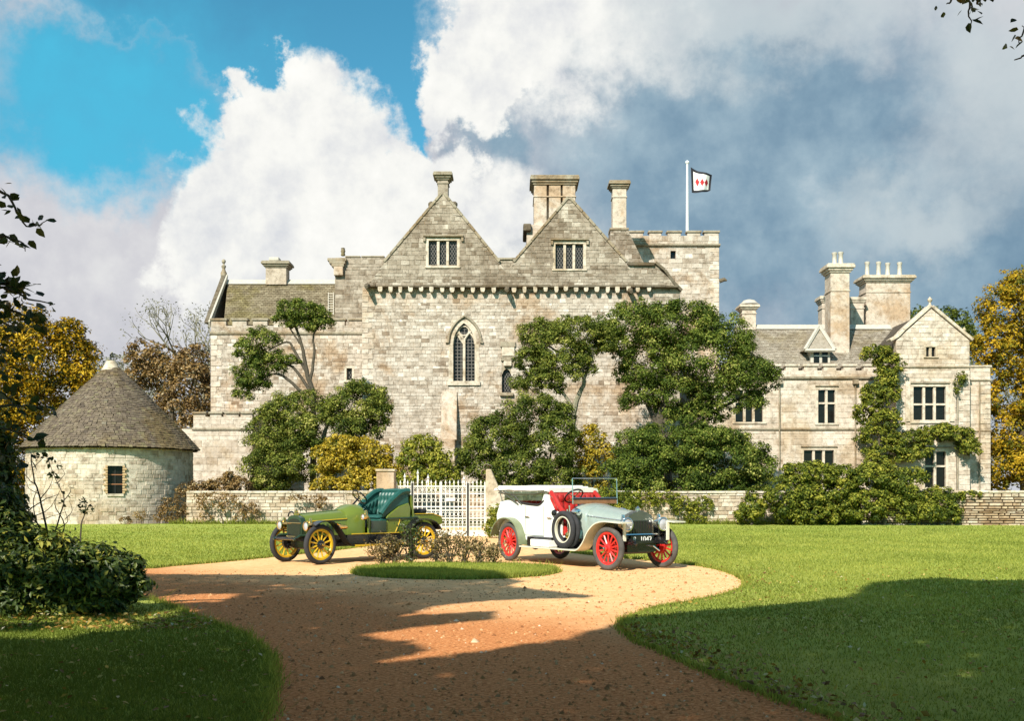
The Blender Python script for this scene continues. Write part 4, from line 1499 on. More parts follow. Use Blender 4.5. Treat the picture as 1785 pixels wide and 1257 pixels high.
def garden_wall(label, a, b, h, seed, kind='field', mort='mortar_pale', ch=.17, w=(.16, .5), depth=.05, thick=.5, cope='trim', jit=.03, gap=.02, n=300):
    a, b = Vector((*a, 0)), Vector((*b, 0))
    L = (b - a).length
    ux = (b - a).normalized()
    un = Vector((ux.y, -ux.x, 0))
    if un.y > 0:
        un = -un
    root = tag(empty('garden_wall', tuple((a + b) / 2)), label, 'wall')
    ang = math.atan2(ux.y, ux.x)
    core = MB(Matrix.Translation(a) @ Matrix.Rotation(ang, 4, 'Z'))
    s_ = 1 if (Matrix.Rotation(ang, 3, 'Z') @ Vector((0, -1, 0))).dot(un) > 0 else -1
    core.box((0, 0 if s_ > 0 else -thick, -.1), (L, thick if s_ > 0 else 0, h - .12))
    co = core.build('wall_core', M[mort], root)
    rest = MB()
    sg = []
    masonry(rest, 0, [(0, .0), (L, .0), (L, h - .12), (0, h - .12)], [], (a.x, a.y), (ux.x, ux.y), (un.x, un.y), ch, w, depth, seed, jit, gap, singles=sg)
    sg.sort(key=lambda q: -q[0])
    for i, (ar_, x, z, ww_, hh_, d, rs, m, org, ux_, un_, t) in enumerate(sg):
        if i < n:
            link('stone', unit_mesh(kind + '_r'), co, (org[0] + ux_[0] * x, org[1] + ux_[1] * x, z), (ww_, d, hh_), (0, 0, math.atan2(un_[1], un_[0]) + math.pi / 2))
        else:
            rest.stone([(x + sx * ww_ / 2 + U(-jit, jit), z + sz * hh_ / 2 + U(-jit, jit)) for sx, sz in ((-1, -1), (1, -1), (1, 1), (-1, 1))], ux_, un_, org, d, 0, t)
    tag(rest.build('stonework', M[kind], root), kind='stuff')
    x = 0
    cr_ = random.Random(seed + 100)
    while x < L - .05:
        l = min(cr_.uniform(.5, .95), L - x)
        j = cr_.uniform(-.015, .015)
        cb = MB(Matrix.Translation(a) @ Matrix.Rotation(ang, 4, 'Z'))
        f0, f1 = (-.09, thick + .09) if s_ > 0 else (-thick - .09, .09)
        cb.box((x + .006, f0 + j, h - .12 + j * .3), (x + l - .006, f1 + j, h + j * .6))
        cb.build('coping_stone', M[cope], root, bevel=.025, bseg=1)
        x += l
    return root


WH = 1.62
xw = lambda px, Z: (px - CX) * Z / F
garden_wall('pale garden wall between the round dovecote and the left gate pier', (xw(325, 52.4), 52.4), (xw(600, 52.4), 52.4), WH, 61)
garden_wall('short splayed garden wall running up to the left gate pier behind the green car', (xw(601, 52.2), 52.2), (xw(655, 38.6), 38.6), WH, 62, n=120)
garden_wall('short splayed garden wall behind the silver car beside the right gate pier', (xw(876, 38.6), 38.6), (xw(1090, 52.1), 52.1), WH, 63, n=120)
garden_wall('long pale garden wall behind the silver car under the big evergreens', (xw(1091, 52.2), 52.2), (xw(1500, 51.2), 51.2), WH, 64)
garden_wall('dry stone garden wall with dark open joints at the far right', (xw(1500, 50.8), 50.8), (xw(2050, 49.6), 49.6), WH + .02, 65, mort='mortar_dark', ch=.13, w=(.25, .7), depth=.09, gap=.045, jit=.02)

# ------------------------------------------------------------------ gate piers and the white gate
ZG = 38.5
gz = lambda y: EYE + (HZ - y) * ZG / F
gx = lambda x: (x - CX) * ZG / F
lp = tag(empty('gate_pier', (gx(671.5), ZG + .35, 0)), 'square plain white stone gate pier behind the green car', 'gate pier', None)
MB().box((gx(656), ZG, -.05), (gx(687), ZG + .66, gz(822))).build('shaft', M['mortar_pale'], lp, bevel=.03)
MB().box((gx(654.5), ZG - .05, gz(822)), (gx(688.5), ZG + .72, gz(818))).build('cap', M['trim'], lp, bevel=.02)
MB().box((gx(653), ZG - .06, -.05), (gx(690), ZG + .74, .28)).build('plinth', M['trim'], lp, bevel=.03)
rp_ = tag(empty('gate_pier', (gx(858), ZG + .35, 0)), 'tapering pale gate pier with a carved scroll on top beside the silver car', 'gate pier')
sh = MB()
sh.prism([(gx(846), ZG, -.05), (gx(876), ZG, -.05), (gx(875), ZG, gz(872)), (gx(868), ZG, gz(846)), (gx(862), ZG, gz(832)), (gx(856), ZG, gz(818)), (gx(847), ZG, gz(818))], (0, .6, 0))
sh.build('shaft', M['trim'], rp_, bevel=.04)
for q in (((848, 814), .10), ((844, 824), .11), ((846, 831), .08), ((853, 815), .09)):
    p = Vector((gx(q[0][0]), ZG + .1, gz(q[0][1])))
    MB().lathe([(q[1], -.05), (q[1] * 1.15, .1), (q[1] * 1.1, .3), (q[1] * .8, .42)], tuple(p), 12, 'y').build('scroll', M['trim'], rp_, True)
gate = tag(empty('garden_gate', (gx(767), ZG + .3, 0)), 'white double garden gate of close pierced bars between two stone piers', 'gate')
GY = ZG + .28
rails = (848, 861, 884, 890, 904, 919, 926)
GB = 936
for (x0_, x1_) in ((690, 716), (719, 766.5), (768.5, 813), (817, 845)):
    leafo = empty('gate_leaf', (gx(x0_), GY, 0), 0, gate)
    a, b = gx(x0_), gx(x1_)
    for y in rails + (GB - 2,):
        MB().box((a, GY - .018, gz(y) - .022), (b, GY + .018, gz(y) + .022)).build('rail', M['white'], leafo)
    n = max(4, round((b - a) / .15))
    for i in range(n + 1):
        x = a + (b - a) * i / n
        big = i in (0, n)
        top = gz(843.5 if not big else 845)
        mb = MB()
        r_ = .024 if big else .015
        mb.box((x - r_, GY - r_, gz(GB)), (x + r_, GY + r_, top))
        mb.lathe([(.008, -.03), (.034, .03), (.012, .10), (.002, .14)], (x, GY, top), 6)
        mb.build('bar', M['white'], leafo)
        if i < n:
            # pierced rosettes between the bars
            xm = x + (b - a) / n / 2
            for y0, y1 in ((848, 861), (861, 884), (890, 904), (904, 919)):
                zc_ = (gz(y0) + gz(y1)) / 2
                rr_ = min(.055, (b - a) / n / 2 - .012)
                MB().tube([(xm + rr_ * math.cos(t_), GY, zc_ + rr_ * 1.25 * math.sin(t_)) for t_ in [k_ * math.pi / 5 for k_ in range(11)]], .011, 4, cap=False).build('rosette', M['white'], leafo)
    # solid kick panel
    MB().box((a, GY - .01, gz(GB)), (b, GY + .01, gz(926))).build('kick_panel', M['white'], leafo)
for px_, m_ in ((717.5, 'iron'), (815, 'iron')):
    x = gx(px_)
    MB().box((x - .035, GY - .04, 0), (x + .035, GY + .04, gz(842))).build('post', M[m_], gate)
for px_, yt in ((727, 828), (704, 834), (745, 836), (808, 838)):
    x = gx(px_)
    MB().box((x - .03, GY + .02, gz(850)), (x + .03, GY + .06, gz(yt))).lathe([(.01, 0), (.05, .05), (.02, .12), (.002, .2)], (x, GY + .04, gz(yt)), 6).build('standard', M['white'], gate)
nb = MB()
nb.box((gx(777), GY - .05, gz(874)), (gx(793), GY - .024, gz(868)))
nb.build('notice', M['white'], gate)

# ------------------------------------------------------------------ the two veteran cars (built at the origin, x forwards, y left, then set down)
M['tyre'] = plain('tyre_rubber', (.035, .035, .038), .85, spec=.25, var=.25)
M['tyregrey'] = plain('dusty_tyre', (.085, .08, .075), .9, spec=.2, var=.3)
M['green'] = plain('olive_green_paint', (.135, .180, .022), .32, var=.06, coat=.4)
M['darkgreen'] = plain('dark_green_paint', (.02, .045, .025), .3, var=.1, coat=.5)
M['teal'] = plain('teal_leather', (.015, .085, .07), .45, var=.2)
M['yellow_paint'] = plain('yellow_paint', (.62, .40, .015), .35, var=.06, coat=.3)
M['brass'] = plain('brass', (.80, .55, .20), .22, 1.0, var=.1)
M['nickel'] = plain('nickel', (.78, .78, .76), .18, 1.0, var=.05)
M['dullnickel'] = plain('dull_nickel', (.20, .20, .17), .4, .8)
M['black'] = plain('black_enamel', (.012, .012, .013), .25, var=.1, coat=.4)
M['blackmatt'] = plain('black_leather', (.02, .018, .016), .6)
M['cream'] = plain('cream_white_paint', (.84, .83, .78), .28, var=.04, coat=.5)
M['silver'] = plain('silver_green_paint', (.40, .47, .42), .28, .35, var=.05, coat=.4)
M['wing'] = plain('pale_wing_paint', (.66, .65, .53), .3, var=.05, coat=.4)
M['red'] = plain('red_paint', (.55, .022, .018), .35, var=.08, coat=.4)
M['redleather'] = plain('red_leather', (.40, .016, .012), .45, var=.15)
M['canvas'] = plain('cream_canvas', (.78, .76, .69), .9, var=.12, bump=.2)
M['lamp'] = plain('lamp_glass', (.42, .43, .47), .06, spec=.8, var=.2)
M['mahog'] = plain('mahogany', (.25, .11, .05), .4, var=.25)
M['olivewing'] = plain('olive_wing', (.17, .20, .11), .4, var=.1, coat=.3)


def arc(cx, cz, r, a0, a1, n=14):
    return [(cx + r * math.cos(math.radians(a0 + (a1 - a0) * i / n)), cz + r * math.sin(math.radians(a0 + (a1 - a0) * i / n))) for i in range(n + 1)]


def wheel(parent, x, y, R, spokes, paint, tyre, hubm, side, steer=0.0, tw=.055):
    w = empty('wheel', (x, y, R), steer, parent)
    Mx = Matrix.Translation((x, y, R)) @ Matrix.Rotation(steer, 4, 'Z')
    ri = R - tw * 2.0
    MB(Mx).lathe([(R - tw + tw * math.cos(a) * 1.0, tw * 1.05 * math.sin(a)) for a in [i * 2 * math.pi / 14 for i in range(14)]], (0, 0, 0), 48, 'y', closed=True).build('tyre', M[tyre], w, True)
    MB(Mx).lathe([(ri + .02, -.035), (ri + .02, .035), (ri - .03, .03), (ri - .045, 0), (ri - .03, -.03)], (0, 0, 0), 48, 'y', closed=True).build('rim', M[paint], w, True)
    for k in range(spokes):
        a = 2 * math.pi * (k + .5) / spokes
        d = Vector((math.cos(a), 0, math.sin(a)))
        MB(Mx).tube([d * .06, d * (ri * .45), d * (ri - .03)], [.024, .021, .019], 6).build('spoke', M[paint], w, True)
    MB(Mx).lathe([(.01, .10 * side), (.05, .095 * side), (.055, .05 * side), (.10, .035 * side), (.10, -.035 * side), (.14, -.04 * side), (.14, -.10 * side), (.02, -.1 * side)], (0, 0, 0), 20, 'y').build('hub', M[hubm], w, True)
    MB(Mx).lathe([(.002, .14 * side), (.028, .135 * side), (.034, .09 * side)], (0, 0, 0), 14, 'y').build('hub_cap', M['brass' if hubm == 'black' else 'nickel'], w, True)
    return w


def headlamp(parent, x, y, z, r, mat, L=.2, name='headlamp'):
    h = MB().lathe([(.03, -L), (r * .55, -L * .9), (r * .85, -L * .45), (r, -.02), (r * 1.06, 0), (r * 1.06, .035), (r * .92, .04), (r * .9, 0)], (x, y, z), 22, 'x').build(name, M[mat], parent, True)
    MB().lathe([(r * .91, .015), (r * .6, .035), (.002, .045)], (x, y, z), 22, 'x').build('lens', M['lamp'], h, True)
    MB().lathe([(.002, .10), (.035, .09), (.045, .0), (.05, -.02)], (x - L * .45, y, z + r * .8), 10, 'z').build('chimney_top', M[mat], h, True)
    MB().tube([(x - L * .4, y, z - r * .8), (x - L * .4, y, z - r - .16)], .016, 6).build('bracket', M['black'], h)
    return h


def leafspring(parent, x0, x1, y, z, sag=.09):
    MB().strip([(x0 + (x1 - x0) * i / 10, z - sag * 4 * (i / 10) * (1 - i / 10)) for i in range(11)], y - .025, y + .025, .03).build('leaf_spring', M['black'], parent)


def bonnet_secs(stations):
    """stations: (x, half width at the base, base z, shoulder z, top z)"""
    secs = []
    for x, hw_, zb, zs, zt in stations:
        secs.append([(x, -hw_, zb), (x, hw_, zb), (x, hw_, zs), (x, hw_ * .82, zs + (zt - zs) * .62), (x, hw_ * .45, zt - (zt - zs) * .08), (x, 0, zt), (x, -hw_ * .45, zt - (zt - zs) * .08), (x, -hw_ * .82, zs + (zt - zs) * .62), (x, -hw_, zs)])
    return secs


def steering(parent, bx, y, bz, tx, tz, r=.21):
    s = MB().tube([(bx, y, bz), (tx, y, tz)], .022, 8).build('steering_column', M['black'], parent)
    d = Vector((tx - bx, 0, tz - bz)).normalized()
    q = d.to_track_quat('Z', 'Y').to_matrix().to_4x4()
    Mx = Matrix.Translation((tx, y, tz)) @ q
    MB(Mx).lathe([(r + .018 * math.cos(a), .018 * math.sin(a)) for a in [i * math.pi / 4 for i in range(8)]], (0, 0, 0), 28, 'z', closed=True).build('steering_wheel', M['black'], s, True)
    for k in range(4):
        a = k * math.pi / 2 + .4
        MB(Mx).tube([(0, 0, -.03), (r * math.cos(a), r * math.sin(a), 0)], .012, 5).build('spoke', M['brass'], s)


def quilted(parent, name, mat, P00, P10, P01, P11, thick, nu, nv, amp=.03, curve=0.0):
    """a buttoned cushion: a puffed sheet over four corners"""
    P = [Vector(p) for p in (P00, P10, P01, P11)]
    n = (P[1] - P[0]).cross(P[2] - P[0]).normalized()
    ku, kv = nu * 4, nv * 4
    vs = []
    for j in range(kv + 1):
        for i in range(ku + 1):
            u, v = i / ku, j / kv
            p = P[0].lerp(P[1], u).lerp(P[2].lerp(P[3], u), v)
            puff = abs(math.sin(u * nu * math.pi)) ** .6 * (abs(math.sin(v * nv * math.pi)) ** .35)
            edge = min(1, min(u, 1 - u, v, 1 - v) * 9)
            vs.append(p + n * (thick * edge ** .5 + amp * (puff - .5) * edge + curve * 4 * (u - .5) ** 2))
    fs = [(j * (ku + 1) + i, j * (ku + 1) + i + 1, (j + 1) * (ku + 1) + i + 1, (j + 1) * (ku + 1) + i) for j in range(kv) for i in range(ku)]
    mb = MB().add(vs, fs)
    mb.add(P, [(0, 2, 3, 1)])
    return mb.build(name, M[mat], parent, True)


# --- green two seater
g = tag(empty('green_car', (0, 0, 0)), 'olive green open two seater veteran car with yellow spoked wheels', 'car')
WB, HT, R_ = 2.92, .68, .44
for x, y, s, st in ((0, HT, 1, 0), (0, -HT, -1, 0), (WB, HT, 1, .10), (WB, -HT, -1, .10)):
    wheel(g, x, y, R_, 12, 'yellow_paint', 'tyre', 'black', s, st)
# chassis
ch_ = MB()
for y in (.38, -.38):
    ch_.box((-.55, y - .03, .52), (3.35, y + .03, .62))
for x in (-.5, .5, 1.4, 2.3, 3.2):
    ch_.box((x, -.38, .54), (x + .06, .38, .6))
ch_.box((1.2, -.34, .36), (3.0, .34, .55))
ch_.build('chassis', M['black'], g)
for y in (.42, -.42):
    leafspring(g, 2.45, 3.4, y, .56)
    leafspring(g, -.55, .55, y, .56)
MB().tube([(WB, -HT, .40), (WB, -.3, .34), (WB, .3, .34), (WB, HT, .40)], .032, 8).build('front_axle', M['black'], g, True)
MB().tube([(0, -HT, R_), (0, HT, R_)], .05, 8).lathe([(.02, -.18), (.15, -.1), (.19, 0), (.15, .1), (.02, .18)], (0, 0, R_), 16, 'y').build('rear_axle', M['black'], g, True)
MB().tube([(2.78, -.6, .33), (2.78, .6, .33)], .016, 6).build('track_rod', M['black'], g)
MB().tube([(3.36, -.4, .56), (3.36, .4, .56)], .03, 8).build('dumb_iron_bar', M['black'], g)
for y in (.40, -.40):
    MB().tube([(3.0, y, .62), (3.25, y, .63), (3.42, y, .54)], [.04, .035, .025], 8).build('dumb_iron', M['darkgreen'], g, True)
# bonnet, radiator, scuttle
bn = MB().loft(bonnet_secs([(1.98, .36, .62, .98, 1.17), (3.02, .30, .62, .93, 1.09)]), 0).build('bonnet', M['green'], g, True)
for s in (1, -1):
    MB().tube([(1.98, s * .37, .985), (3.02, s * .31, .935)], .012, 5).build('moulding', M['yellow_paint'], bn)
    for k in range(7):
        x = 2.15 + k * .11
        MB().box((x, s * .345 - .02, .70), (x + .035, s * .345 + .02, .88)).build('louvre', M['darkgreen'], bn)
MB().tube([(1.98, 0, 1.18), (3.02, 0, 1.10)], .012, 5).build('hinge', M['brass'], bn)
sc_ = MB().loft(bonnet_secs([(1.52, .42, .62, 1.06, 1.30), (1.75, .42, .62, 1.05, 1.30), (1.98, .37, .62, .985, 1.19)]), 0).build('scuttle', M['green'], g, True)
rd = MB().loft(bonnet_secs([(3.02, .29, .56, .92, 1.075), (3.14, .29, .56, .92, 1.075)]), 0).build('radiator', M['darkgreen'], g, True)
for z_ in (.60, .90):
    MB().tube([(3.15, -.28, z_), (3.15, .28, z_)], .016, 6).build('band', M['brass'], rd)
MB().loft(bonnet_secs([(3.135, .25, .62, .88, 1.0), (3.15, .25, .62, .88, 1.0)]), 0).build('radiator_core', M['black'], rd)
MB().lathe([(.06, 0), (.06, .05), (.04, .07), (.04, .1), (.005, .12)], (3.08, 0, 1.07), 12, 'z').build('filler_cap', M['brass'], rd, True)
MB().tube([(3.08, .13 * math.cos(a) - .2, 1.03 + .12 * math.sin(a)) for a in [i * math.pi / 8 for i in range(9)]], .018, 6).build('lamp_loop', M['black'], rd, True)
# lamps
for y in (.52, -.52):
    headlamp(g, 3.16, y, .84, .10, 'brass', .22)
for y in (.62, -.62):
    headlamp(g, 1.70, y, 1.02, .07, 'brass', .12, 'side_lamp')
MB().tube([(3.0, -.58, .70), (3.0, .58, .70)], .025, 6).build('lamp_bar', M['brass'], g)
MB().lathe([(.02, -.1), (.05, -.05), (.05, .05), (.09, .18), (.1, .2)], (2.2, .56, .80), 12, 'x').build('horn', M['brass'], g, True)
# body
tub = MB()
for s in (1, -1):
    y0, y1 = (.50, .55) if s > 0 else (-.55, -.50)
    tub.prism([(x, y0, z) for x, z in [(-.02, .62), (1.52, .62), (1.52, 1.06), (1.42, .92), (.98, .90), (.90, .97), (.62, .98), (.30, 1.0), (-.02, 1.0)]], (0, y1 - y0, 0))
    # seat side panel sweeping up to the bucket back
    tub.prism([(x, y0 * 1.0, z) for x, z in [(x_ + .2, z_) for x_, z_ in [(.10, .985), (.80, .975), (.76, 1.04), (.60, 1.14), (.42, 1.25), (.14, 1.33), (.08, 1.2)]]], (0, y1 - y0, 0))
tub.box((-.02, -.5, .62), (.03, .5, 1.0))
tub.box((0, -.5, .60), (1.52, .5, .64))
to = tub.build('body', M['green'], g, bevel=.015)
for s in (1, -1):
    y = s * .56
    MB().tube([(.62, y, .96), (.62, y, .90), (.74, y, .66)], .011, 5).build('coach_line', M['yellow_paint'], to)
    MB().tube([(-.02, y, .64), (1.98, s * .44 if False else y * .98, .64)], .014, 5).build('coach_line', M['yellow_paint'], to)
    MB().tube([(.08, y, .985), (1.0, y, .965)], .02, 6).build('waist_moulding', M['darkgreen'], to)
MB().box((1.02, .545, .66), (1.46, .575, .93)).box((1.02, -.575, .66), (1.46, -.545, .93)).build('door_panel', M['darkgreen'], to, bevel=.01)
seat_before = set(bpy.data.objects)
seat = MB().box((.22, -.49, .82), (.95, .49, .99)).build('seat', M['teal'], g, bevel=.05)
quilted(seat, 'squab', 'teal', (.26, -.48, .98), (.26, .48, .98), (.14, -.50, 1.60), (.14, .50, 1.60), .12, 8, 3, .045)
quilted(seat, 'cushion', 'teal', (.22, -.48, .99), (.98, -.48, .99), (.22, .48, .99), (.98, .48, .99), .05, 4, 6, .03)
for s in (1, -1):
    y = s * .50
    MB().prism([(x_, y + s * .015, z_) for x_, z_ in [(.10, 1.31), (.44, 1.24), (.62, 1.13), (.80, 1.03), (.92, .985), (.92, 1.10), (.76, 1.26), (.60, 1.40), (.34, 1.57), (.12, 1.60)]], (0, -s * .06, 0)).build('side_roll', M['teal'], seat, bevel=.025)
    pts = [(.10, y, 1.61), (.34, y, 1.58), (.60, y, 1.41), (.76, y, 1.27), (.93, y, 1.08)]
    MB().tube([Vector(p) for p in smooth_line(pts, 4)], .07, 8).build('bolster', M['teal'], seat, True)
    a = [(.20, y - s * .03, 1.0), (.95, y - s * .03, 1.0)]
    yq = y - s * .03
    quilted(seat, 'side_squab', 'teal', (.92, yq, 1.0) if s < 0 else (.20, yq, 1.0), (.20, yq, 1.0) if s < 0 else (.92, yq, 1.0),
            (.66, yq, 1.27) if s < 0 else (.20, yq, 1.53), (.20, yq, 1.53) if s < 0 else (.66, yq, 1.27), .04, 5, 2, .025)
MB().tube([(.13, .55 * math.sin(a), 1.57 + .05 * math.cos(a)) for a in [(-1 + i / 6) * math.pi / 2 for i in range(13)]], .05, 8).build('bolster', M['teal'], seat, True)
bp = MB().prism([(.0, -.53, z) for z in (.98,)] + [(.0, .53, .98), (.07, .53, 1.5), (.07, .3, 1.62), (.07, -.3, 1.62), (.07, -.53, 1.5)], (-.05, 0, 0)).build('seat_back', M['green'], g)
for o_ in set(bpy.data.objects) - seat_before:
    for v_ in o_.data.vertices:
        v_.co.x += .2
# rear deck with the flat spare tyre
dk = MB().prism([(x, -.50, z) for x, z in [(.25, .72), (.25, 1.06), (-.42, 1.06), (-.74, .98), (-.77, .82), (-.5, .72)]], (0, 1.0, 0)).build('rear_deck', M['green'], g, bevel=.03)
MB().lathe([(.34 + .055 * math.cos(a), .055 * math.sin(a)) for a in [i * math.pi / 5 for i in range(10)]], (-.16, 0, 1.12), 36, 'z', closed=True).build('spare_tyre', M['tyre'], g, True)
for s in (1, -1):
    MB().tube([(-.74, s * .505, .985), (-.42, s * .505, 1.065), (.2, s * .505, 1.065)], .012, 5).build('coach_line', M['yellow_paint'], dk)
# wings, running boards
for s in (1, -1):
    y0, y1 = (.56, .80) if s > 0 else (-.80, -.56)
    MB().strip(smooth_line([(3.12, .86), (2.9, .96), (2.62, .93), (2.40, .72), (2.22, .48), (2.05, .40)], 4), y0, y1, .02).build('wing', M['black'], g, True)
    MB().strip(smooth_line([(.62, .42), (.50, .68), (.30, .90), (.02, .96), (-.30, .88), (-.48, .70)], 4), y0, y1, .02).build('wing', M['black'], g, True)
    rbd = MB().box((.60, y0, .375), (2.07, y1, .405)).build('running_board', M['black'], g)
    yo = .805 if s > 0 else -.805
    MB().box((.60, min(yo, yo - s * .02), .368), (2.07, max(yo, yo - s * .02), .412)).build('edging', M['yellow_paint'], rbd)
    yi = .54 * s
    MB().box((.55, min(yi, yi - s * .03), .42), (2.1, max(yi, yi - s * .03), .62)).build('valance', M['black'], g)
    MB().tube([(1.25, yo * .97, .405), (1.25, yi, .60)], .02, 6).build('bracket', M['black'], g)
MB().box((.9, .6, .405), (1.35, .78, .58)).build('tool_box', M['black'], g, bevel=.015)
steering(g, 1.75, -.24, .95, 1.18, 1.47, .20)
MB().tube([(1.35, -.6, .6), (1.22, -.62, 1.15)], .014, 6).build('brake_lever', M['brass'], g)
g.location = (-2.57, 26.29, 0)
g.rotation_euler = (0, 0, math.atan2(-.70, -.717))

# --- silver and white tourer
c = tag(empty('silver_car', (0, 0, 0)), 'silver and white open veteran touring car with red wheels and folded hood', 'car')
WB, HT, R_ = 3.66, .71, .445
for x, y, s, st in ((0, HT, 1, 0), (0, -HT, -1, 0), (WB, HT, 1, .08), (WB, -HT, -1, .08)):
    wheel(c, x, y, R_, 14, 'red', 'tyregrey', 'red', s, st, .06)
ch_ = MB()
for y in (.40, -.40):
    ch_.box((-.7, y - .03, .52), (4.1, y + .03, .63))
for x in (-.6, .6, 1.6, 2.6, 3.9):
    ch_.box((x, -.4, .54), (x + .06, .4, .6))
ch_.box((1.4, -.38, .36), (3.86, .38, .56))
ch_.build('chassis', M['black'], c)
for y in (.42, -.42):
    leafspring(c, 3.15, 4.15, y, .58)
    leafspring(c, -.7, .6, y, .58)
    MB().tube([(3.8, y * .97, .6), (4.0, y * .97, .61), (4.18, y * .97, .53)], [.045, .04, .025], 8).build('dumb_iron', M['black'], c, True)
MB().tube([(WB, -HT, .42), (WB, -.35, .35), (WB, .35, .35), (WB, HT, .42)], .035, 8).build('front_axle', M['black'], c, True)
MB().tube([(3.5, -.62, .34), (3.5, .62, .34)], .018, 6).build('track_rod', M['mahog'], c)
MB().tube([(0, -HT, R_), (0, HT, R_)], .05, 8).lathe([(.02, -.2), (.17, -.1), (.21, 0), (.17, .1), (.02, .2)], (0, 0, R_), 16, 'y').build('rear_axle', M['black'], c, True)
# bonnet
bn = MB().loft(bonnet_secs([(2.60, .44, .62, 1.08, 1.29), (3.66, .34, .62, 1.0, 1.17)]), 0).build('bonnet', M['silver'], c, True)
for s in (1, -1):
    MB().tube([(2.6, s * .45, 1.085), (3.66, s * .345, 1.005)], .012, 5).build('moulding', M['nickel'], bn)
    for k in range(3):
        MB().lathe([(.03, -.02), (.03, .02), (.002, .03)], (2.8 + k * .32, s * (.435 - k * .03), .72), 10, 'y').build('catch', M['nickel'], bn, True)
MB().tube([(2.6, 0, 1.30), (3.66, 0, 1.18)], .012, 5).build('hinge', M['nickel'], bn)
sc_ = MB().loft(bonnet_secs([(2.20, .56, .55, 1.14, 1.36), (2.42, .53, .55, 1.12, 1.34), (2.60, .45, .62, 1.085, 1.30)]), 0).build('scuttle', M['silver'], c, True)
MB().box((2.42, -.58, .78), (2.50, -.52, .98)).build('side_vent', M['black'], sc_, bevel=.02)
MB().lathe([(.07, -.08), (.09, 0), (.07, .09), (.02, .1)], (2.44, -.62, 1.16), 14, 'x').build('side_lamp', M['nickel'], c, True)
MB().lathe([(.07, -.08), (.09, 0), (.07, .09), (.02, .1)], (2.44, .62, 1.16), 14, 'x').build('side_lamp', M['nickel'], c, True)
rd = MB().prism([(3.66, y, z) for y, z in [(-.36, .52), (.36, .52), (.36, 1.02), (.30, 1.12), (.16, 1.18), (0, 1.215), (-.16, 1.18), (-.30, 1.12), (-.36, 1.02)]], (.15, 0, 0)).build('radiator', M['dullnickel'], c, bevel=.015)
MB().prism([(3.80, y, z) for y, z in [(-.31, .57), (.31, .57), (.31, 1.0), (-.31, 1.0)]], (.02, 0, 0)).build('radiator_core', M['black'], rd)
for k in range(9):
    y = -.28 + k * .07
    MB().box((3.815, y - .006, .57), (3.83, y + .006, 1.0)).build('core_bar', M['blackmatt'], rd)
MB().lathe([(.05, 0), (.05, .05), (.03, .07), (.005, .1)], (3.73, 0, 1.20), 12, 'z').build('filler_cap', M['nickel'], rd, True)
for y in (.47, -.47):
    headlamp(c, 3.95, y, .93, .135, 'nickel', .26)
MB().tube([(3.84, -.58, .72), (3.84, .58, .72)], .022, 6).build('lamp_bar', M['nickel'], c)
pl = MB().box((3.86, -.30, .555), (3.875, .30, .695)).build('number_plate', M['black'], c)
for txt, y in (('R', -.25), ('1042', -.06)):
    tc = bpy.data.curves.new('registration', 'FONT')
    tc.body = txt
    tc.size = .155
    tc.extrude = .004
    tmp = bpy.data.objects.new('registration', tc)
    COL.objects.link(tmp)
    tme = bpy.data.meshes.new_from_object(tmp.evaluated_get(bpy.context.evaluated_depsgraph_get()))
    bpy.data.objects.remove(tmp)
    to_ = bpy.data.objects.new('registration', tme)
    COL.objects.link(to_)
    tme.materials.clear()
    tme.materials.append(M['cream'])
    to_.location = (3.879, y, .572)
    to_.rotation_euler = (math.pi / 2, 0, math.pi / 2)
    to_.parent = pl
MB().tube([(4.0, 0, .50), (4.22, 0, .50), (4.22, .16, .40)], .014, 6).build('starting_handle', M['nickel'], c)
# rear tub: high white sides dipping to the rear seat, stepping down to the open front seat
tub = MB()
prof = [(-.62, .66), (-.30, .62), (.55, .50), (1.95, .50), (1.97, 1.02), (1.88, 1.14), (1.66, 1.20), (1.50, 1.40), (1.40, 1.56), (1.30, 1.56), (1.20, 1.36), (1.0, 1.29), (.6, 1.30), (.2, 1.36), (-.2, 1.40), (-.50, 1.36), (-.66, 1.05)]
for s in (1, -1):
    y0, y1 = (.60, .66) if s > 0 else (-.66, -.60)
    tub.prism([(x, y0, z) for x, z in prof], (0, y1 - y0, 0))
tub.prism([(-.62, -.6, .66), (-.62, .6, .66), (-.66, .6, 1.05), (-.66, -.6, 1.05)], (.05, 0, 0))
tub.prism([(-.66, -.6, 1.05), (-.66, .6, 1.05), (-.50, .6, 1.36), (-.50, -.6, 1.36)], (.05, 0, 0))
tub.box((-.6, -.6, .60), (2.25, .6, .64))
to = tub.build('body', M['cream'], c, bevel=.02)
# front seat back panel in white, seats in red
MB().prism([(x, -.6, z) for x, z in [(1.30, .64), (1.36, .64), (1.44, 1.56), (1.36, 1.56)]], (0, 1.2, 0)).build('seat_back', M['cream'], c, bevel=.02)
fs_ = MB().box((1.42, -.59, .64), (2.02, .59, .90)).build('front_seat', M['redleather'], c, bevel=.05)
quilted(fs_, 'squab', 'redleather', (1.46, -.60, .92), (1.46, .60, .92), (1.47, -.60, 1.58), (1.47, .60, 1.58), .12, 8, 3, .04)
quilted(fs_, 'cushion', 'redleather', (1.44, -.58, .90), (2.08, -.58, .90), (1.44, .58, .90), (2.08, .58, .90), .09, 3, 6, .03)
for s in (1, -1):
    y = s * .60
    MB().tube([Vector(p) for p in smooth_line([(1.48, y, 1.58), (1.64, y, 1.46), (1.80, y, 1.28), (2.0, y, 1.12)], 4)], .055, 8).build('bolster', M['redleather'], fs_, True)
rs_ = MB().box((-.35, -.58, .7), (.45, .58, .95)).build('rear_seat', M['redleather'], c, bevel=.05)
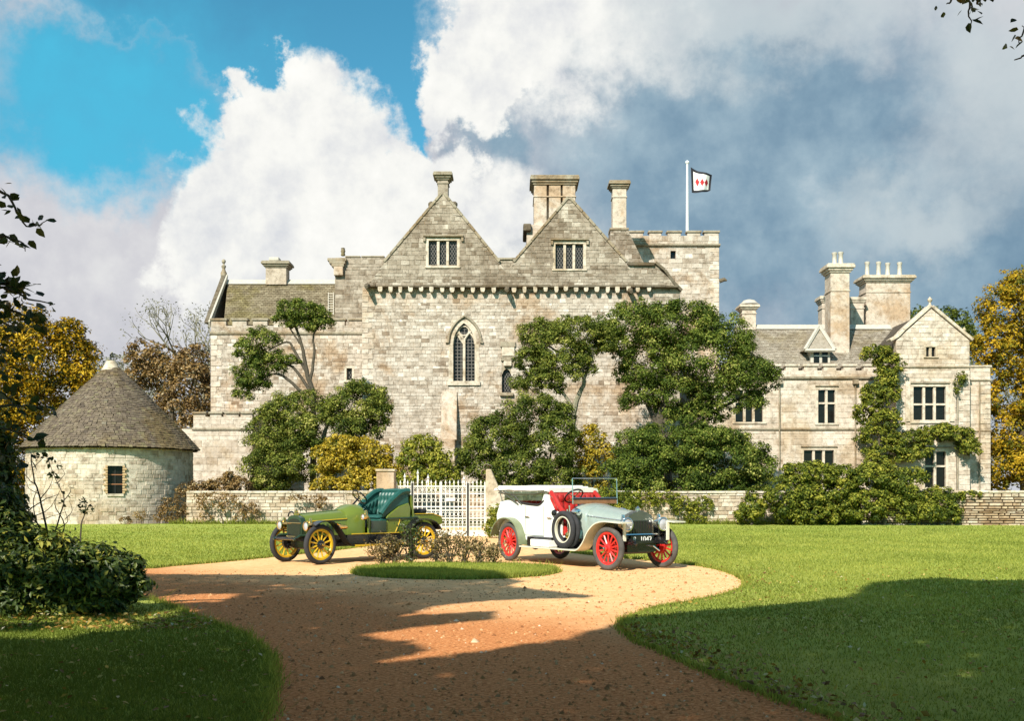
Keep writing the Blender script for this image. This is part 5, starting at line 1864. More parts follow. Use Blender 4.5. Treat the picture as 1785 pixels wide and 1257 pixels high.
quilted(rs_, 'squab', 'redleather', (-.32, -.58, .95), (-.32, .58, .95), (-.46, -.58, 1.38), (-.46, .58, 1.38), .12, 8, 3, .04)
MB().tube([Vector(p) for p in smooth_line([(1.30, -.64, 1.40), (1.12, -.65, 1.305), (.85, -.65, 1.305), (.55, -.65, 1.325), (.3, -.65, 1.36)], 4)], .03, 8).build('coaming', M['blackmatt'], to, True)
MB().tube([Vector(p) for p in smooth_line([(1.30, .64, 1.40), (1.12, .65, 1.305), (.85, .65, 1.305), (.55, .65, 1.325), (.3, .65, 1.36)], 4)], .03, 8).build('coaming', M['blackmatt'], to, True)
for s in (1, -1):
    y = s * .665
    dr = MB()
    for x in (.58, 1.30):
        dr.box((x - .006, min(y, y + s * .006), .62), (x + .006, max(y, y + s * .006), 1.28))
    dr.box((.58, min(y, y + s * .006), .612), (1.30, max(y, y + s * .006), .624))
    dr.build('door_seam', M['silver'], to)
    for x, z in ((.66, 1.03), (1.52, 1.02)):
        MB().tube([(x - .06, y + s * .02, z), (x + .09, y + s * .02, z)], .014, 6).build('door_handle', M['nickel'], to)
MB().lathe([(.002, -.05), (.06, -.045), (.075, -.02), (.075, .02)], (1.72, -.665, 1.13), 16, 'y').build('horn_grille', M['black'], c, True)
# folded hood: canvas bundle on irons
hd = MB()
secs = []
for i in range(13):
    u = i / 12
    x = -.72 + 2.22 * u
    h = .035 + .03 * math.sin(min(1, u * 2.2) * math.pi / 2) * (1 - .55 * u)
    zc_ = 1.645 + .025 * math.sin(u * 3) - .02 * u
    secs.append([(x, -.70 + .03 * math.sin(9 * u), zc_ - h * .6), (x, -.66, zc_ - h), (x, 0, zc_ - h * .9), (x, .66, zc_ - h), (x, .70, zc_ - h * .6), (x, .66, zc_ + h * .8), (x, .3, zc_ + h * 1.1), (x, -.3, zc_ + h * 1.05), (x, -.66, zc_ + h * .85)])
ho = hd.loft(secs).build('folded_hood', M['canvas'], c, True)
for k in range(3):
    secs = []
    for i in range(9):
        u = i / 8
        x = -.55 + (1.9 - .2 * k) * u
        z0 = 1.67 + .018 * k + .012 * math.sin(u * 6 + k)
        secs.append([(x, -.715 + .02 * k, z0 - .04), (x, .715 - .02 * k, z0 - .04), (x, .67, z0 + .02), (x, -.67, z0 + .02)])
    MB().loft(secs).build('hood_fold', M['canvas'], ho, True)
for s in (1, -1):
    y = s * .70
    for pts in ([(-.5, 1.57), (.2, 1.53), (1.0, 1.54), (1.46, 1.60)], [(.32, 1.32), (-.15, 1.50), (-.55, 1.66)], [(.45, 1.32), (.22, 1.48), (-.3, 1.6)]):
        MB().tube([Vector((x, y, z)) for x, z in pts], .014, 6).build('hood_iron', M['dullnickel'], ho, True)
# windscreen
ws = empty('windscreen', (2.26, 0, 1.36), 0, c)
X0 = 2.30
for s in (1, -1):
    MB().tube([(X0, s * .60, 1.33), (X0 - .02, s * .60, 1.88)], .011, 8).build('pillar', M['nickel'], ws)
for z in (1.46, 1.88):
    MB().tube([(X0 - .01, -.6, z), (X0 - .01, .6, z)], .010, 8).build('frame_rail', M['nickel'], ws)
mg, N_, b_, out_ = newmat('windscreen_glass')
b_.inputs['Base Color'].default_value = (.9, .95, .92, 1)
b_.inputs['Roughness'].default_value = .02
b_.inputs['Transmission Weight'].default_value = 1.0
b_.inputs['IOR'].default_value = 1.05
MB().box((X0 - .016, -.585, 1.475), (X0 - .008, .585, 1.868)).build('pane', mg, ws)
MB().box((X0 - .04, -.6, 1.33), (X0, .6, 1.445)).build('dashboard', M['mahog'], c, bevel=.01)
MB().box((X0 - .03, -.6, 1.425), (X0 + .01, .6, 1.45)).build('dash_capping', M['blackmatt'], c)
steering(c, 2.35, -.28, 1.0, 1.90, 1.50, .21)
for x, zt in ((2.30, 1.30), (2.22, 1.22)):
    MB().tube([(x, -.66, .66), (x - .02, -.68, zt)], .014, 6).build('brake_lever', M['nickel'], c)
# wings
for s in (1, -1):
    y0, y1 = (.56, .86) if s > 0 else (-.86, -.56)
    MB().strip(smooth_line([(4.22, .985), (3.9, 1.0), (3.62, 1.0), (3.36, .94), (3.14, .78), (2.98, .56), (2.82, .42), (2.68, .375)], 4), y0, y1, .025).build('wing', M['wing'], c, True)
    yi = .57 * s
    MB().prism([(x, yi, z) for x, z in [(4.0, .985), (3.62, .985), (3.36, .93), (3.14, .77), (2.98, .56), (3.3, .60), (4.0, .62)]], (0, -.02 * s, 0)).build('wing_valance', M['black'], c)
    MB().box((3.98, min(y0, y1) + .0, .62) if False else (3.985, yi - .03, .60), (4.02, yi + .03, .985)).build('wing_stay', M['wing'], c)
    MB().strip(smooth_line([(.62, .40), (.56, .62), (.40, .86), (.12, .99), (-.2, .98), (-.46, .84), (-.62, .60)], 4), y0, y1, .025).build('wing', M['olivewing'], c, True)
    rbd = MB().box((.60, y0, .35), (2.70, y1, .38)).build('running_board', M['wing'], c, bevel=.008)
    MB().box((.55, min(.54 * s, .56 * s), .38), (2.72, max(.54 * s, .56 * s), .60)).build('valance', M['black'], c)
tb = MB().box((1.02, -.84, .385), (1.72, -.58, .545)).build('tool_box', M['cream'], c, bevel=.02)
MB().box((.86, -.82, .385), (1.0, -.58, .60)).build('battery_box', M['black'], c, bevel=.02)
MB().box((1.0, -.78, .555), (1.74, -.6, .60)).build('rolled_strap', M['black'], c, bevel=.02)
sp = empty('spare_wheel', (2.18, -.76, .78), 0, c)
MB().lathe([(.345 + .06 * math.cos(a), .055 * math.sin(a)) for a in [i * math.pi / 6 for i in range(12)]], (2.18, -.76, .785), 40, 'y', closed=True).build('tyre', M['tyre'], sp, True)
MB().lathe([(.345 + .055 * math.cos(a), .05 * math.sin(a)) for a in [i * math.pi / 6 for i in range(12)]], (2.22, -.66, .785), 40, 'y', closed=True).build('tyre', M['tyre'], sp, True)
MB().lathe([(.285, -.03), (.285, .03), (.262, .03), (.262, -.03)], (2.18, -.76, .785), 40, 'y', closed=True).build('rim', M['wing'], sp, True)
MB().lathe([(.03, -.03), (.07, 0), (.07, .05)], (2.22, -.70, .66), 14, 'y').build('rear_lamp', M['brass'], c, True)
c.location = (.545, 25.49, 0)
c.rotation_euler = (0, 0, math.atan2(-.838, .546))

# ------------------------------------------------------------------ trees and plants


def plant(name, label, cat, base, lobes, n, size, mat, trunks=(), bark='bark', seed=1, group=None, crown_name='crown', **kw):
    if mat in ('ever', 'everpale'):      # evergreens: flat topped tiers with air between them, small leaves
        lobes = [(l[0], l[1] - l[3] * .06, l[2] * 1.0, l[3] * .95) for l in lobes]
        n, size = int(n * 1.5), size * .80

    """base: (x px, Z) or a point; lobes: (x, y, rx, ry[, Z]) at distance Z; trunks: (list of (x, y[, Z]), r0, r1)."""
    Z = base[1]
    bx = (base[0] - CX) * Z / F
    root = tag(empty(name, (bx, Z, 0)), label, cat, group)
    L = []
    for l in lobes:
        L.append(lobe(l[0], l[1], l[2], l[3], l[4] if len(l) > 4 else Z, kw.get('flat')))
    k2 = {k: v for k, v in kw.items() if k != 'flat'}
    cr = crown(crown_name, L, n, size, M[mat], root, seed, **k2)
    for i, (pts, r0, r1) in enumerate(trunks):
        P3 = []
        for p in pts:
            zz = p[2] if len(p) > 2 else Z
            q = PX(p[0], p[1], zz)
            P3.append((q.x, q.y, max(q.z, -.05)))
        limb('trunk' if i == 0 else 'branch', P3, r0, r1, M[bark], root, 7, .02)
    return root


# evergreens between the garden wall and the house
ZA = 61.0
plant('evergreen_tree', 'biggest dark evergreen tree, broad domed crown in front of the right half of the house', 'tree', (1175, ZA),
      [(1115, 572, 68, 40), (1185, 572, 78, 42), (1250, 600, 58, 48), (1300, 660, 50, 42), (1225, 640, 90, 62), (1140, 625, 62, 50), (1100, 655, 26, 26), (1118, 692, 36, 34), (1175, 690, 52, 42), (1275, 695, 60, 34), (1080, 600, 40, 34), (1210, 725, 55, 16)],
      62000, .17, 'ever', [([(1165, 905), (1160, 800), (1150, 740), (1160, 690), (1170, 640)], .34, .14), ([(1150, 750), (1120, 690), (1092, 650), (1088, 625)], .16, .06), ([(1150, 740), (1205, 700), (1240, 650)], .2, .07), ([(1160, 760), (1250, 715), (1300, 690)], .15, .06)], seed=101, clump=.26, tint=(.45, .2))
plant('evergreen_shrub', 'wide low evergreen mass under the biggest evergreen tree, behind the garden wall', 'shrub', (1200, 57.0),
      [(1190, 778, 105, 40), (1120, 805, 62, 48), (1262, 812, 72, 46), (1312, 815, 34, 38), (1170, 842, 90, 42), (1260, 858, 70, 28), (1098, 845, 38, 38)],
      48000, .17, 'ever', [([(1190, 915), (1185, 850), (1190, 800)], .2, .08), ([(1240, 915), (1255, 850), (1262, 812)], .14, .06)], seed=102, clump=.28, tint=(.40, .2))
plant('evergreen_tree', 'lighter evergreen tree with a slanting bare pale trunk, right of the niche', 'tree', (993, 59.5),
      [(945, 595, 38, 34), (1005, 585, 52, 32), (985, 640, 46, 36), (940, 668, 42, 26), (1040, 600, 34, 26), (920, 630, 22, 22), (975, 610, 50, 40)],
      26000, .155, 'everpale', [([(992, 905), (994, 800), (1000, 720), (1008, 690), (1018, 665), (1010, 630)], .22, .08), ([(1000, 715), (985, 690), (960, 665)], .12, .05), ([(1016, 668), (1030, 630), (1040, 605)], .09, .04), ([(1010, 640), (975, 615), (950, 600)], .09, .04)], 'palebark', seed=103, clump=.27, tint=(.42, .2))
plant('evergreen_shrub', 'rounded olive evergreen bush rising right of the buttress, behind the right gate pier', 'shrub', (905, 57.5),
      [(930, 732, 54, 42), (868, 772, 54, 42), (962, 765, 46, 48), (838, 808, 38, 40), (900, 822, 68, 38), (970, 832, 42, 34), (880, 850, 60, 22), (945, 858, 50, 20)],
      42000, .16, 'everpale', [([(905, 910), (910, 850), (915, 780)], .18, .07), ([(940, 910), (950, 850), (960, 790)], .14, .05)], seed=104, clump=.27, tint=(.34, .18))
plant('yellow_shrub', 'thin yellow autumn shrub beside the pale tree trunk', 'shrub', (1035, 58.5),
      [(1030, 770, 22, 24), (1024, 805, 20, 26), (1045, 790, 20, 26), (1030, 840, 26, 24), (1020, 862, 30, 14)], 7000, .15, 'yellow', [([(1035, 908), (1032, 840), (1034, 780)], .09, .03)], seed=105, clump=.4)
plant('yellow_shrub', 'small yellow green bush left of the buttress, behind the white gate', 'shrub', (738, 56.0),
      [(735, 785, 30, 24), (716, 800, 22, 16), (752, 812, 38, 26), (735, 838, 50, 24), (770, 838, 30, 22)], 11000, .15, 'climber', [([(735, 908), (735, 840), (735, 790)], .1, .03)], seed=106, clump=.36, tint=(.6, .22))
plant('cloud_pruned_tree', 'tall open evergreen with separate foliage pads against the west wing', 'tree', (545, 63.0),
      [(524, 546, 46, 20), (498, 556, 22, 12), (556, 566, 22, 16), (530, 566, 36, 12), (455, 606, 34, 32), (430, 612, 22, 16), (470, 636, 34, 18), (436, 655, 30, 28), (424, 684, 18, 20), (452, 672, 20, 16), (502, 628, 22, 9)],
      21000, .15, 'ever', [([(545, 905), (546, 780), (545, 690), (536, 655), (530, 620), (522, 590), (514, 568)], .2, .06), ([(540, 668), (548, 620), (546, 590), (552, 572)], .1, .04), ([(537, 655), (515, 615), (500, 596), (470, 610)], .1, .04), ([(540, 680), (510, 640), (480, 632), (458, 640)], .1, .04), ([(542, 700), (500, 660), (475, 652), (446, 668)], .11, .04), ([(524, 600), (510, 580), (500, 562)], .06, .03)], seed=107, clump=.34, tint=(.5, .22))
plant('evergreen_tree', 'bushy evergreen with a rounded right hand dome, below the open foliage pads', 'tree', (555, 60.0),
      [(622, 702, 50, 36), (654, 722, 26, 30), (520, 722, 66, 34), (472, 760, 36, 46), (560, 752, 70, 42), (625, 745, 40, 30), (480, 812, 46, 44), (540, 812, 62, 40), (600, 800, 40, 30), (470, 845, 38, 20)],
      52000, .16, 'everpale', [([(560, 908), (560, 840), (562, 780), (575, 730), (610, 700)], .2, .07), ([(560, 800), (530, 750), (520, 720)], .12, .05), ([(600, 905), (612, 840), (620, 780), (640, 740)], .1, .04)], 'palebark', seed=108, clump=.28, tint=(.44, .22))
plant('yellow_shrub', 'bright yellow autumn shrub under the bushy evergreen, left of the left gate pier', 'shrub', (615, 57.0),
      [(596, 782, 30, 24), (640, 795, 40, 28), (600, 820, 46, 24), (668, 822, 30, 24), (560, 790, 16, 14), (640, 842, 52, 18), (585, 845, 40, 16)],
      20000, .15, 'yellow', [([(610, 908), (608, 840), (600, 790)], .1, .03), ([(640, 908), (642, 850), (645, 800)], .08, .03)], seed=109, clump=.32, tint=(.55, .24))
plant('dead_bush', 'russet dry bushes showing over the wall beside the dovecote', 'shrub', (380, 54.5),
      [(355, 850, 22, 10), (385, 848, 30, 11), (418, 846, 18, 14), (400, 838, 10, 16)], 5000, .12, 'rust', [([(385, 905), (392, 850), (400, 815)], .04, .015)], seed=110, clump=.5)
# climbers on the east wing
plant('wall_climber', 'green climber on the east wing wall with one arm reaching over the bay window', 'climbing plant', (1535, 68.6),
      [(1530, 618, 26, 15), (1548, 640, 24, 20), (1545, 665, 20, 20), (1525, 690, 26, 18), (1545, 690, 20, 22), (1515, 722, 24, 22), (1540, 735, 30, 22), (1530, 762, 34, 18), (1580, 768, 40, 14), (1625, 756, 36, 13), (1668, 760, 30, 15), (1692, 780, 16, 18), (1600, 790, 26, 14), (1545, 795, 40, 22), (1650, 748, 18, 9)],
      30000, .16, 'climber', [([(1530, 905), (1528, 820), (1535, 740), (1545, 660), (1530, 618)], .1, .03), ([(1535, 775), (1600, 768), (1680, 765)], .06, .02)], seed=111, clump=.42, tint=(.42, .24), flat=.5, crown_name='foliage')
plant('wall_creeper', 'small dark creeper beside the downpipe near the bay window', 'climbing plant', (1674, 69.0),
      [(1676, 655, 7, 8), (1671, 668, 7, 10), (1667, 682, 4, 8), (1680, 664, 4, 9)], 520, .14, 'climber', [([(1668, 905), (1667, 700), (1674, 655)], .012, .008)], seed=112, clump=.6, tint=(.3, .2), flat=.2, crown_name='foliage')
for i, (lab, bx, lo, n) in enumerate((
        ('low green shrub spilling over the wall, left end of the bank', 1310, [(1310, 884, 20, 24), (1300, 900, 16, 14)], 3500),
        ('broad green shrub covering the wall below the three light window', 1420, [(1415, 826, 54, 18), (1372, 868, 38, 34), (1440, 862, 56, 36), (1420, 895, 70, 20), (1470, 835, 30, 20)], 26000),
        ('green shrub against the wall below the climber', 1540, [(1520, 840, 44, 32), (1515, 880, 58, 32), (1575, 848, 46, 28), (1570, 888, 56, 26)], 24000),
        ('darker rounded shrub at the right end of the bank by the dry stone wall', 1635, [(1632, 884, 34, 28), (1610, 895, 30, 20), (1655, 900, 14, 14)], 9000))):
    plant('wall_shrub', lab, 'shrub', (bx, 50.3), lo, n, .13, 'climber', [([(bx, 916), (bx + 3, 890), (bx - 4, 860)], .07, .03)], seed=120 + i, group='shrubs growing over the right garden wall', clump=.3, flat=.75, tint=(.30 if i == 3 else .38, .24), crown_name='foliage')
# creepers on the walls
for i, (lab, bx, Z, lo, n, mt) in enumerate((
        ('russet creeper hanging on the garden wall next to the dovecote', 390, 51.9, [(365, 878, 22, 12), (405, 884, 26, 12), (440, 890, 14, 12), (380, 866, 40, 6), (358, 902, 14, 8), (420, 900, 10, 8)], 1500, 'rust'),
        ('thin russet creeper in the middle of the left garden wall', 540, 51.9, [(540, 870, 30, 6), (560, 878, 8, 10), (515, 868, 12, 5)], 520, 'rust'),
        ('green creeper on the wall behind the silver car bonnet', 1190, 51.6, [(1160, 872, 34, 14), (1195, 886, 26, 18), (1225, 880, 18, 16), (1120, 870, 30, 16), (1215, 905, 20, 8)], 4200, 'climber'),
        ('small ivy clump on the far right dry stone wall', 1668, 50.2, [(1668, 866, 14, 8), (1690, 862, 20, 5)], 700, 'climber'))):
    plant('wall_creeper', lab, 'climbing plant', (bx, Z), lo, n, .11, mt, [([(bx, 914), (bx - 6, 890), (bx + 4, 868)], .03, .012)], seed=130 + i, clump=.45, flat=.18, crown_name='foliage')
plant('wall_creeper', 'brown creeper on the shaded right side of the dovecote', 'climbing plant', (306, 52.6), [(300, 892, 22, 26), (318, 880, 12, 40), (290, 905, 20, 10)], 2400, .1, 'rust',
      [([(305, 914), (300, 890), (304, 860)], .03, .012)], seed=140, clump=.45, flat=.3, crown_name='foliage')
for i, (lab, x, y, rx, ry) in enumerate((('tiny brown plant at the dovecote foot, left of its window', 218, 909, 8, 6), ('small brown plant at the dovecote foot, right of its window', 247, 900, 8, 12))):
    plant('small_plant', lab, 'plant', (x, 51.3), [(x, y, rx, ry)], 300, .09, 'rust', [([(x, 916), (x, y)], .02, .01)], seed=145 + i, clump=.6)
plant('olive_shrub', 'olive green shrub at the foot of the tapering right gate pier', 'shrub', (872, 37.5), [(870, 905, 15, 26), (862, 922, 16, 16), (882, 888, 10, 16), (880, 915, 16, 20)], 5000, .085, 'climber',
      [([(872, 938), (871, 915), (874, 892)], .04, .015)], seed=150, clump=.4, tint=(.45, .2))
plant('olive_shrub', 'olive shrub growing behind the silver car windscreen', 'shrub', (1040, 44.0), [(1040, 868, 44, 14), (990, 862, 36, 12), (1090, 876, 26, 16), (1060, 888, 40, 12)], 9000, .11, 'climber',
      [([(1040, 925), (1040, 890), (1045, 866)], .05, .02)], seed=151, clump=.4, tint=(.48, .2))
# trees behind and beside the house
plant('golden_tree', 'golden autumn tree at the right edge, beside the east wing', 'tree', (1790, 74.0),
      [(1760, 545, 46, 50), (1795, 515, 50, 50), (1735, 602, 36, 28), (1708, 605, 18, 18), (1775, 620, 56, 50), (1760, 700, 34, 50), (1785, 770, 54, 60), (1765, 830, 46, 40), (1860, 600, 90, 110), (1850, 780, 90, 100), (1740, 640, 22, 26)],
      46000, .24, 'gold', [([(1790, 905), (1785, 760), (1790, 640), (1795, 540)], .4, .1)], seed=160, clump=.27, tint=(.55, .22))
plant('background_tree', 'dark green treetop rising behind the right hand gable', 'tree', (1645, 92.0), [(1605, 548, 22, 12), (1650, 560, 36, 24), (1672, 578, 24, 24), (1630, 575, 40, 20), (1640, 640, 50, 60)], 9000, .26, 'climber',
      [([(1645, 890), (1645, 640), (1648, 560)], .3, .1)], seed=161, clump=.35, tint=(.25, .2))
plant('autumn_tree', 'dark and yellow autumn tree overlapping the left side of the dovecote', 'tree', (-10, 64.0),
      [(62, 632, 86, 66), (115, 612, 40, 44), (20, 600, 80, 60), (52, 715, 66, 60), (100, 680, 46, 40), (-50, 680, 110, 120), (10, 800, 40, 60), (-70, 800, 90, 100), (140, 640, 22, 40), (24, 860, 30, 40), (120, 575, 26, 18)],
      62000, .19, 'autumn', [([(-10, 930), (0, 820), (10, 720), (40, 640)], .4, .12), ([(5, 760), (70, 690), (110, 640)], .18, .06)], seed=162, clump=.27, tint=(.58, .27), cover=.9)
plant('russet_tree', 'russet brown tree standing behind the dovecote', 'tree', (300, 90.0),
      [(285, 640, 42, 34), (325, 672, 44, 46), (338, 630, 30, 26), (252, 622, 30, 24), (300, 722, 66, 34), (350, 700, 24, 60), (265, 668, 40, 40)],
      16000, .26, 'rust', [([(300, 890), (300, 740), (298, 660)], .35, .1), ([(300, 760), (330, 690), (340, 640)], .15, .05)], seed=163, clump=.3, shell=(.5, 1.2))


def bare_tree(label, px, Z, ytop, spread, seed, leaves=800, mat='farleaf'):
    r = random.Random(seed)
    base = PX(px, 895, Z)
    top = PX(px, ytop, Z)
    root = tag(empty('bare_tree', (base.x, Z, 0)), label, 'tree')
    H = top.z
    tw = MB()
    tips = []
    tr = MB().tube([(base.x, Z, 0), (base.x + r.uniform(-.2, .2), Z, H * .3), (base.x + r.uniform(-.4, .4), Z, H * .55)], [H * .022, H * .016, H * .010], 6)
    tr.build('trunk', M['palebark'], root, True)

    def grow(p, d, L, rad, lev):
        q = p + d * L
        mid = p.lerp(q, .5) + Vector((r.uniform(-1, 1), r.uniform(-1, 1), r.uniform(-.5, 1))) * L * .07
        tw.tube([p, mid, q], [rad, rad * .8, rad * .6], 4, cap=False)
        if lev == 0:
            tips.append(q)
            return
        for k in range(r.choice((2, 3, 3))):
            nd = (d + Vector((r.uniform(-1, 1) * spread, r.uniform(-1, 1) * spread, r.uniform(-.3, .8)))).normalized()
            grow(q, nd, L * r.uniform(.62, .85), rad * .6, lev - 1)
    for k in range(5):
        h = H * r.uniform(.3, .55)
        a = k * 1.26 + r.uniform(-.4, .4)
        grow(Vector((base.x, Z, h)), Vector((math.cos(a) * spread, math.sin(a) * spread, 1)).normalized(), H * .16, H * .009, 4)
    tw.build('branches', M['palebark'], root)
    rng = np.random.default_rng(seed)
    T = np.array([tuple(t) for t in tips])
    pos = T[rng.integers(0, len(T), leaves)] + rng.normal(0, .35, (leaves, 3))
    v, f = leaves_at(pos, unit(rng.normal(size=(leaves, 3))), np.full(leaves, .2), rng)
    link('foliage', mesh_np('foliage', v, f, M[mat], np.repeat(rng.random(leaves), 2)), root)


bare_tree('nearly bare pale tree against the sky beside the west gable', 352, 96, 505, .75, 5, 1400)
bare_tree('thin bare tree rising behind the dovecote roof, left of the russet tree', 248, 105, 575, .8, 8, 900)
bare_tree('small bare tree just left of the dovecote roof tip', 205, 110, 588, .8, 12, 900)
rng = np.random.default_rng(77)
wl = []
for x in list(range(-500, 420, 34)) + list(range(1640, 2300, 40)):
    y = (622 if x < 420 else 640) + U(-14, 14)
    wl.append(lobe(x, y + 40, 34, 44, 165))
    wl.append(lobe(x + 15, y + 140, 40, 80, 165))
tag(crown('far_wood', wl, 26000, .62, M['farleaf'], None, 78, clump=.4), kind='stuff')
wl2 = [lobe(x, 800 + U(-10, 10), 60, 60, 230) for x in range(-900, 2900, 80)]
tag(crown('far_wood', wl2, 16000, 1.1, M['farleaf'], None, 79, clump=.4), kind='stuff')

# dark bush in the near left corner and the thin stems before the dovecote
plant('foreground_bush', 'large dark glossy bush filling the lower left corner beside the drive', 'shrub', (95, 13.9),
      [(60, 1000, 100, 58), (150, 1004, 68, 50), (205, 1012, 38, 36), (105, 978, 56, 32), (30, 962, 54, 36), (-90, 975, 120, 90), (150, 1042, 74, 30), (60, 1048, 96, 36), (228, 1022, 22, 26), (6, 905, 26, 40), (-60, 890, 60, 50), (222, 985, 22, 18)],
      40000, .10, 'dark', [([(90, 1078), (92, 1020), (100, 960)], .05, .02), ([(60, 1078), (40, 1000), (20, 900)], .05, .02), ([(140, 1078), (170, 1030), (200, 990)], .04, .015)], seed=170, clump=.42, aspect=.42, tint=(.52, .26), cover=.8, shell=(.4, 1.3))
plant('laurel_bush', 'tall dark laurel at the very left edge, behind the near bush', 'shrub', (-20, 15.5),
      [(-28, 800, 38, 54), (-20, 860, 42, 44), (8, 895, 36, 30), (-80, 820, 60, 80)],
      9000, .12, 'dark', [([(-20, 1050), (-18, 900), (-14, 800)], .09, .03)], seed=171, clump=.4, aspect=.45, tint=(.5, .26), shell=(.4, 1.3))
ZS = 14.6
sh = tag(empty('bare_shrub', ((92 - CX) * ZS / F, ZS, 0)), 'leggy bare shrub of crooked twigs in front of the dovecote', 'shrub')
for i, (pts, r0) in enumerate((([(92, 1062), (88, 960), (80, 915), (70, 870), (58, 830), (54, 788)], .020), ([(90, 950), (102, 905), (112, 870), (98, 838), (84, 800)], .012), ([(110, 875), (122, 858), (124, 848)], .008),
                               ([(84, 930), (48, 895), (40, 872)], .010), ([(50, 890), (80, 870), (106, 862)], .009), ([(70, 870), (86, 850), (92, 828)], .008), ([(62, 845), (46, 830), (50, 806)], .007),
                               ([(100, 842), (112, 826), (104, 812)], .006), ([(58, 815), (74, 800), (78, 786)], .006), ([(96, 955), (70, 925), (58, 880), (66, 850)], .011), ([(104, 940), (112, 915), (96, 880), (104, 856)], .010), ([(60, 900), (84, 888), (98, 868)], .007), ([(66, 860), (50, 852), (44, 836)], .006), ([(114, 905), (126, 890), (120, 872)], .006), ([(72, 905), (92, 900), (116, 892)], .006), ([(95, 925), (118, 910), (112, 888)], .008))):
    limb('branch' if i else 'stem', [tuple(PX(x, max(y, 0), ZS)) for x, y in pts], r0, r0 * .35, M['bark'], sh, 5, .006)
LFM = {}


def leaf_unit(mat):
    if mat not in LFM:
        mb = MB()
        mb.add([(0, 0, 0), (.28, .25, .05), (.24, .6, .03), (0, 1, -.06), (-.24, .6, .03), (-.28, .25, .05), (0, .5, -.03)], [(0, 1, 6), (1, 2, 6), (2, 3, 6), (3, 4, 6), (4, 5, 6), (5, 0, 6)], 0, .4)
        LFM[mat] = mb.mesh('leaf', M[mat])
    return LFM[mat]


M['spray'] = leaf_mat('overhanging_leaf', [(0, (.018, .03, .010)), (.6, (.04, .06, .016)), (.9, (.09, .09, .02)), (1, (.2, .12, .03))], .25, .45, .4, 'random')


def leaf_on(p, size, parent, r):
    link('leaf', leaf_unit('spray'), parent, tuple(p), (size, size, size), (r.uniform(-1.2, 1.2), r.uniform(-1.2, 1.2), r.uniform(0, 6.283)))


r_ = random.Random(3)
for x, y in ((54, 790), (60, 800), (82, 798), (88, 806), (122, 850), (100, 812), (92, 828), (96, 832), (46, 812), (76, 790), (110, 880), (118, 862), (66, 795), (84, 790), (90, 826), (104, 845)):
    for k in range(4):
        leaf_on(PX(x + r_.uniform(-5, 5), y + r_.uniform(-5, 5), ZS), r_.uniform(.05, .085), sh, r_)
sp_ = tag(empty('sapling', ((145, 1)[0] * 0 + (142 - CX) * 14.2 / F, 14.2, 0)), 'small leafy sapling standing above the dark bush', 'plant')
limb('stem', [tuple(PX(x, y, 14.2)) for x, y in ((138, 1060), (140, 960), (142, 915), (148, 896), (150, 880))], .014, .005, M['bark'], sp_, 5, .004)
for k in range(46):
    leaf_on(PX(150 + r_.gauss(0, 7), 886 + r_.gauss(0, 7), 14.2 + r_.uniform(-.1, .1)), r_.uniform(.04, .075), sp_, r_)

# overhanging boughs of two trees that stand outside the picture
def overhang(label, trunk, Z, sprays, size, seed, reach):
    r = random.Random(seed)
    root = tag(empty('overhanging_tree', (trunk[0], trunk[1], 0)), label, 'tree')
    T = Vector((trunk[0], trunk[1], 0))
    limb('trunk', [T, T + Vector((.1, .1, 2.5)), T + Vector((-.1, .1, 5.5)), T + Vector((.2, 0, 9))], .34, .16, M['bark'], root, 10, .02)
    hubs = {}
    for pts, dens in sprays:
        P3 = [PX(x, y, Z + r.uniform(-.12, .12)) for x, y in pts]
        if reach:
            key = round(P3[0].z / 1.6)
            if key not in hubs:
                h = P3[0].z + .3
                hub = P3[0].lerp(T + Vector((0, 0, h)), .35)
                hubs[key] = hub
                limb('branch', [tuple(T + Vector((0, 0, h - .9))), tuple((T + Vector((0, 0, h - .1))).lerp(hub, .5)), tuple(hub)], .09, .03, M['bark'], root, 7, .03)
            P3 = [hubs[key]] + P3
        limb('branch', [tuple(p) for p in P3], .022 if reach else .010, .004, M['bark'], root, 5, .012)
        Q = P3
        for i in range(len(Q) - 1):
            n = max(2, int((Q[i + 1] - Q[i]).length / .022 * dens))
            for k in range(n):
                p = Q[i].lerp(Q[i + 1], (k + r.random()) / n) + Vector((r.gauss(0, .05), r.gauss(0, .08), r.gauss(0, .05)))
                leaf_on(p, size * r.uniform(.6, 1.15), root, r)
    return root


ot = overhang('dark leafy boughs reaching in from the left edge above the autumn tree', (-8.3, 10.4), 10.6,
              [([(-60, 322), (5, 335), (30, 372), (52, 396), (82, 384)], .75), ([(-40, 400), (8, 412), (36, 420), (44, 438)], .8), ([(-50, 455), (2, 462)], .4),
               ([(-60, 490), (20, 506), (60, 524), (96, 530)], 1.0), ([(-60, 520), (10, 536), (48, 552), (70, 570)], 1.1), ([(-60, 500), (20, 500), (40, 494)], .9), ([(-60, 560), (0, 560), (30, 575)], .9), ([(-60, 700), (20, 705), (70, 712), (100, 728)], .7), ([(-60, 740), (20, 752), (80, 775)], .7), ([(-60, 600), (-5, 606), (34, 622)], 1.0), ([(-60, 640), (0, 650), (40, 668)], 1.0), ([(-60, 680), (0, 690), (30, 700)], 1.1), ([(-60, 780), (0, 790), (46, 812)], 1.0), ([(-60, 470), (0, 488), (50, 504)], .9)], .125, 5, True)
orr = overhang('dark leafy twigs hanging in at the top right corner', (7.6, 8.6), 9.0,
               [([(1780, -60), (1700, -14), (1690, 12), (1692, 44)], .7), ([(1690, -30), (1662, -4), (1650, 6)], .7), ([(1730, -30), (1705, 2), (1712, 8)], .8),
                ([(1830, 20), (1788, 46), (1776, 74)], .6), ([(1830, 70), (1790, 92), (1768, 104)], .6)], .095, 6, True)

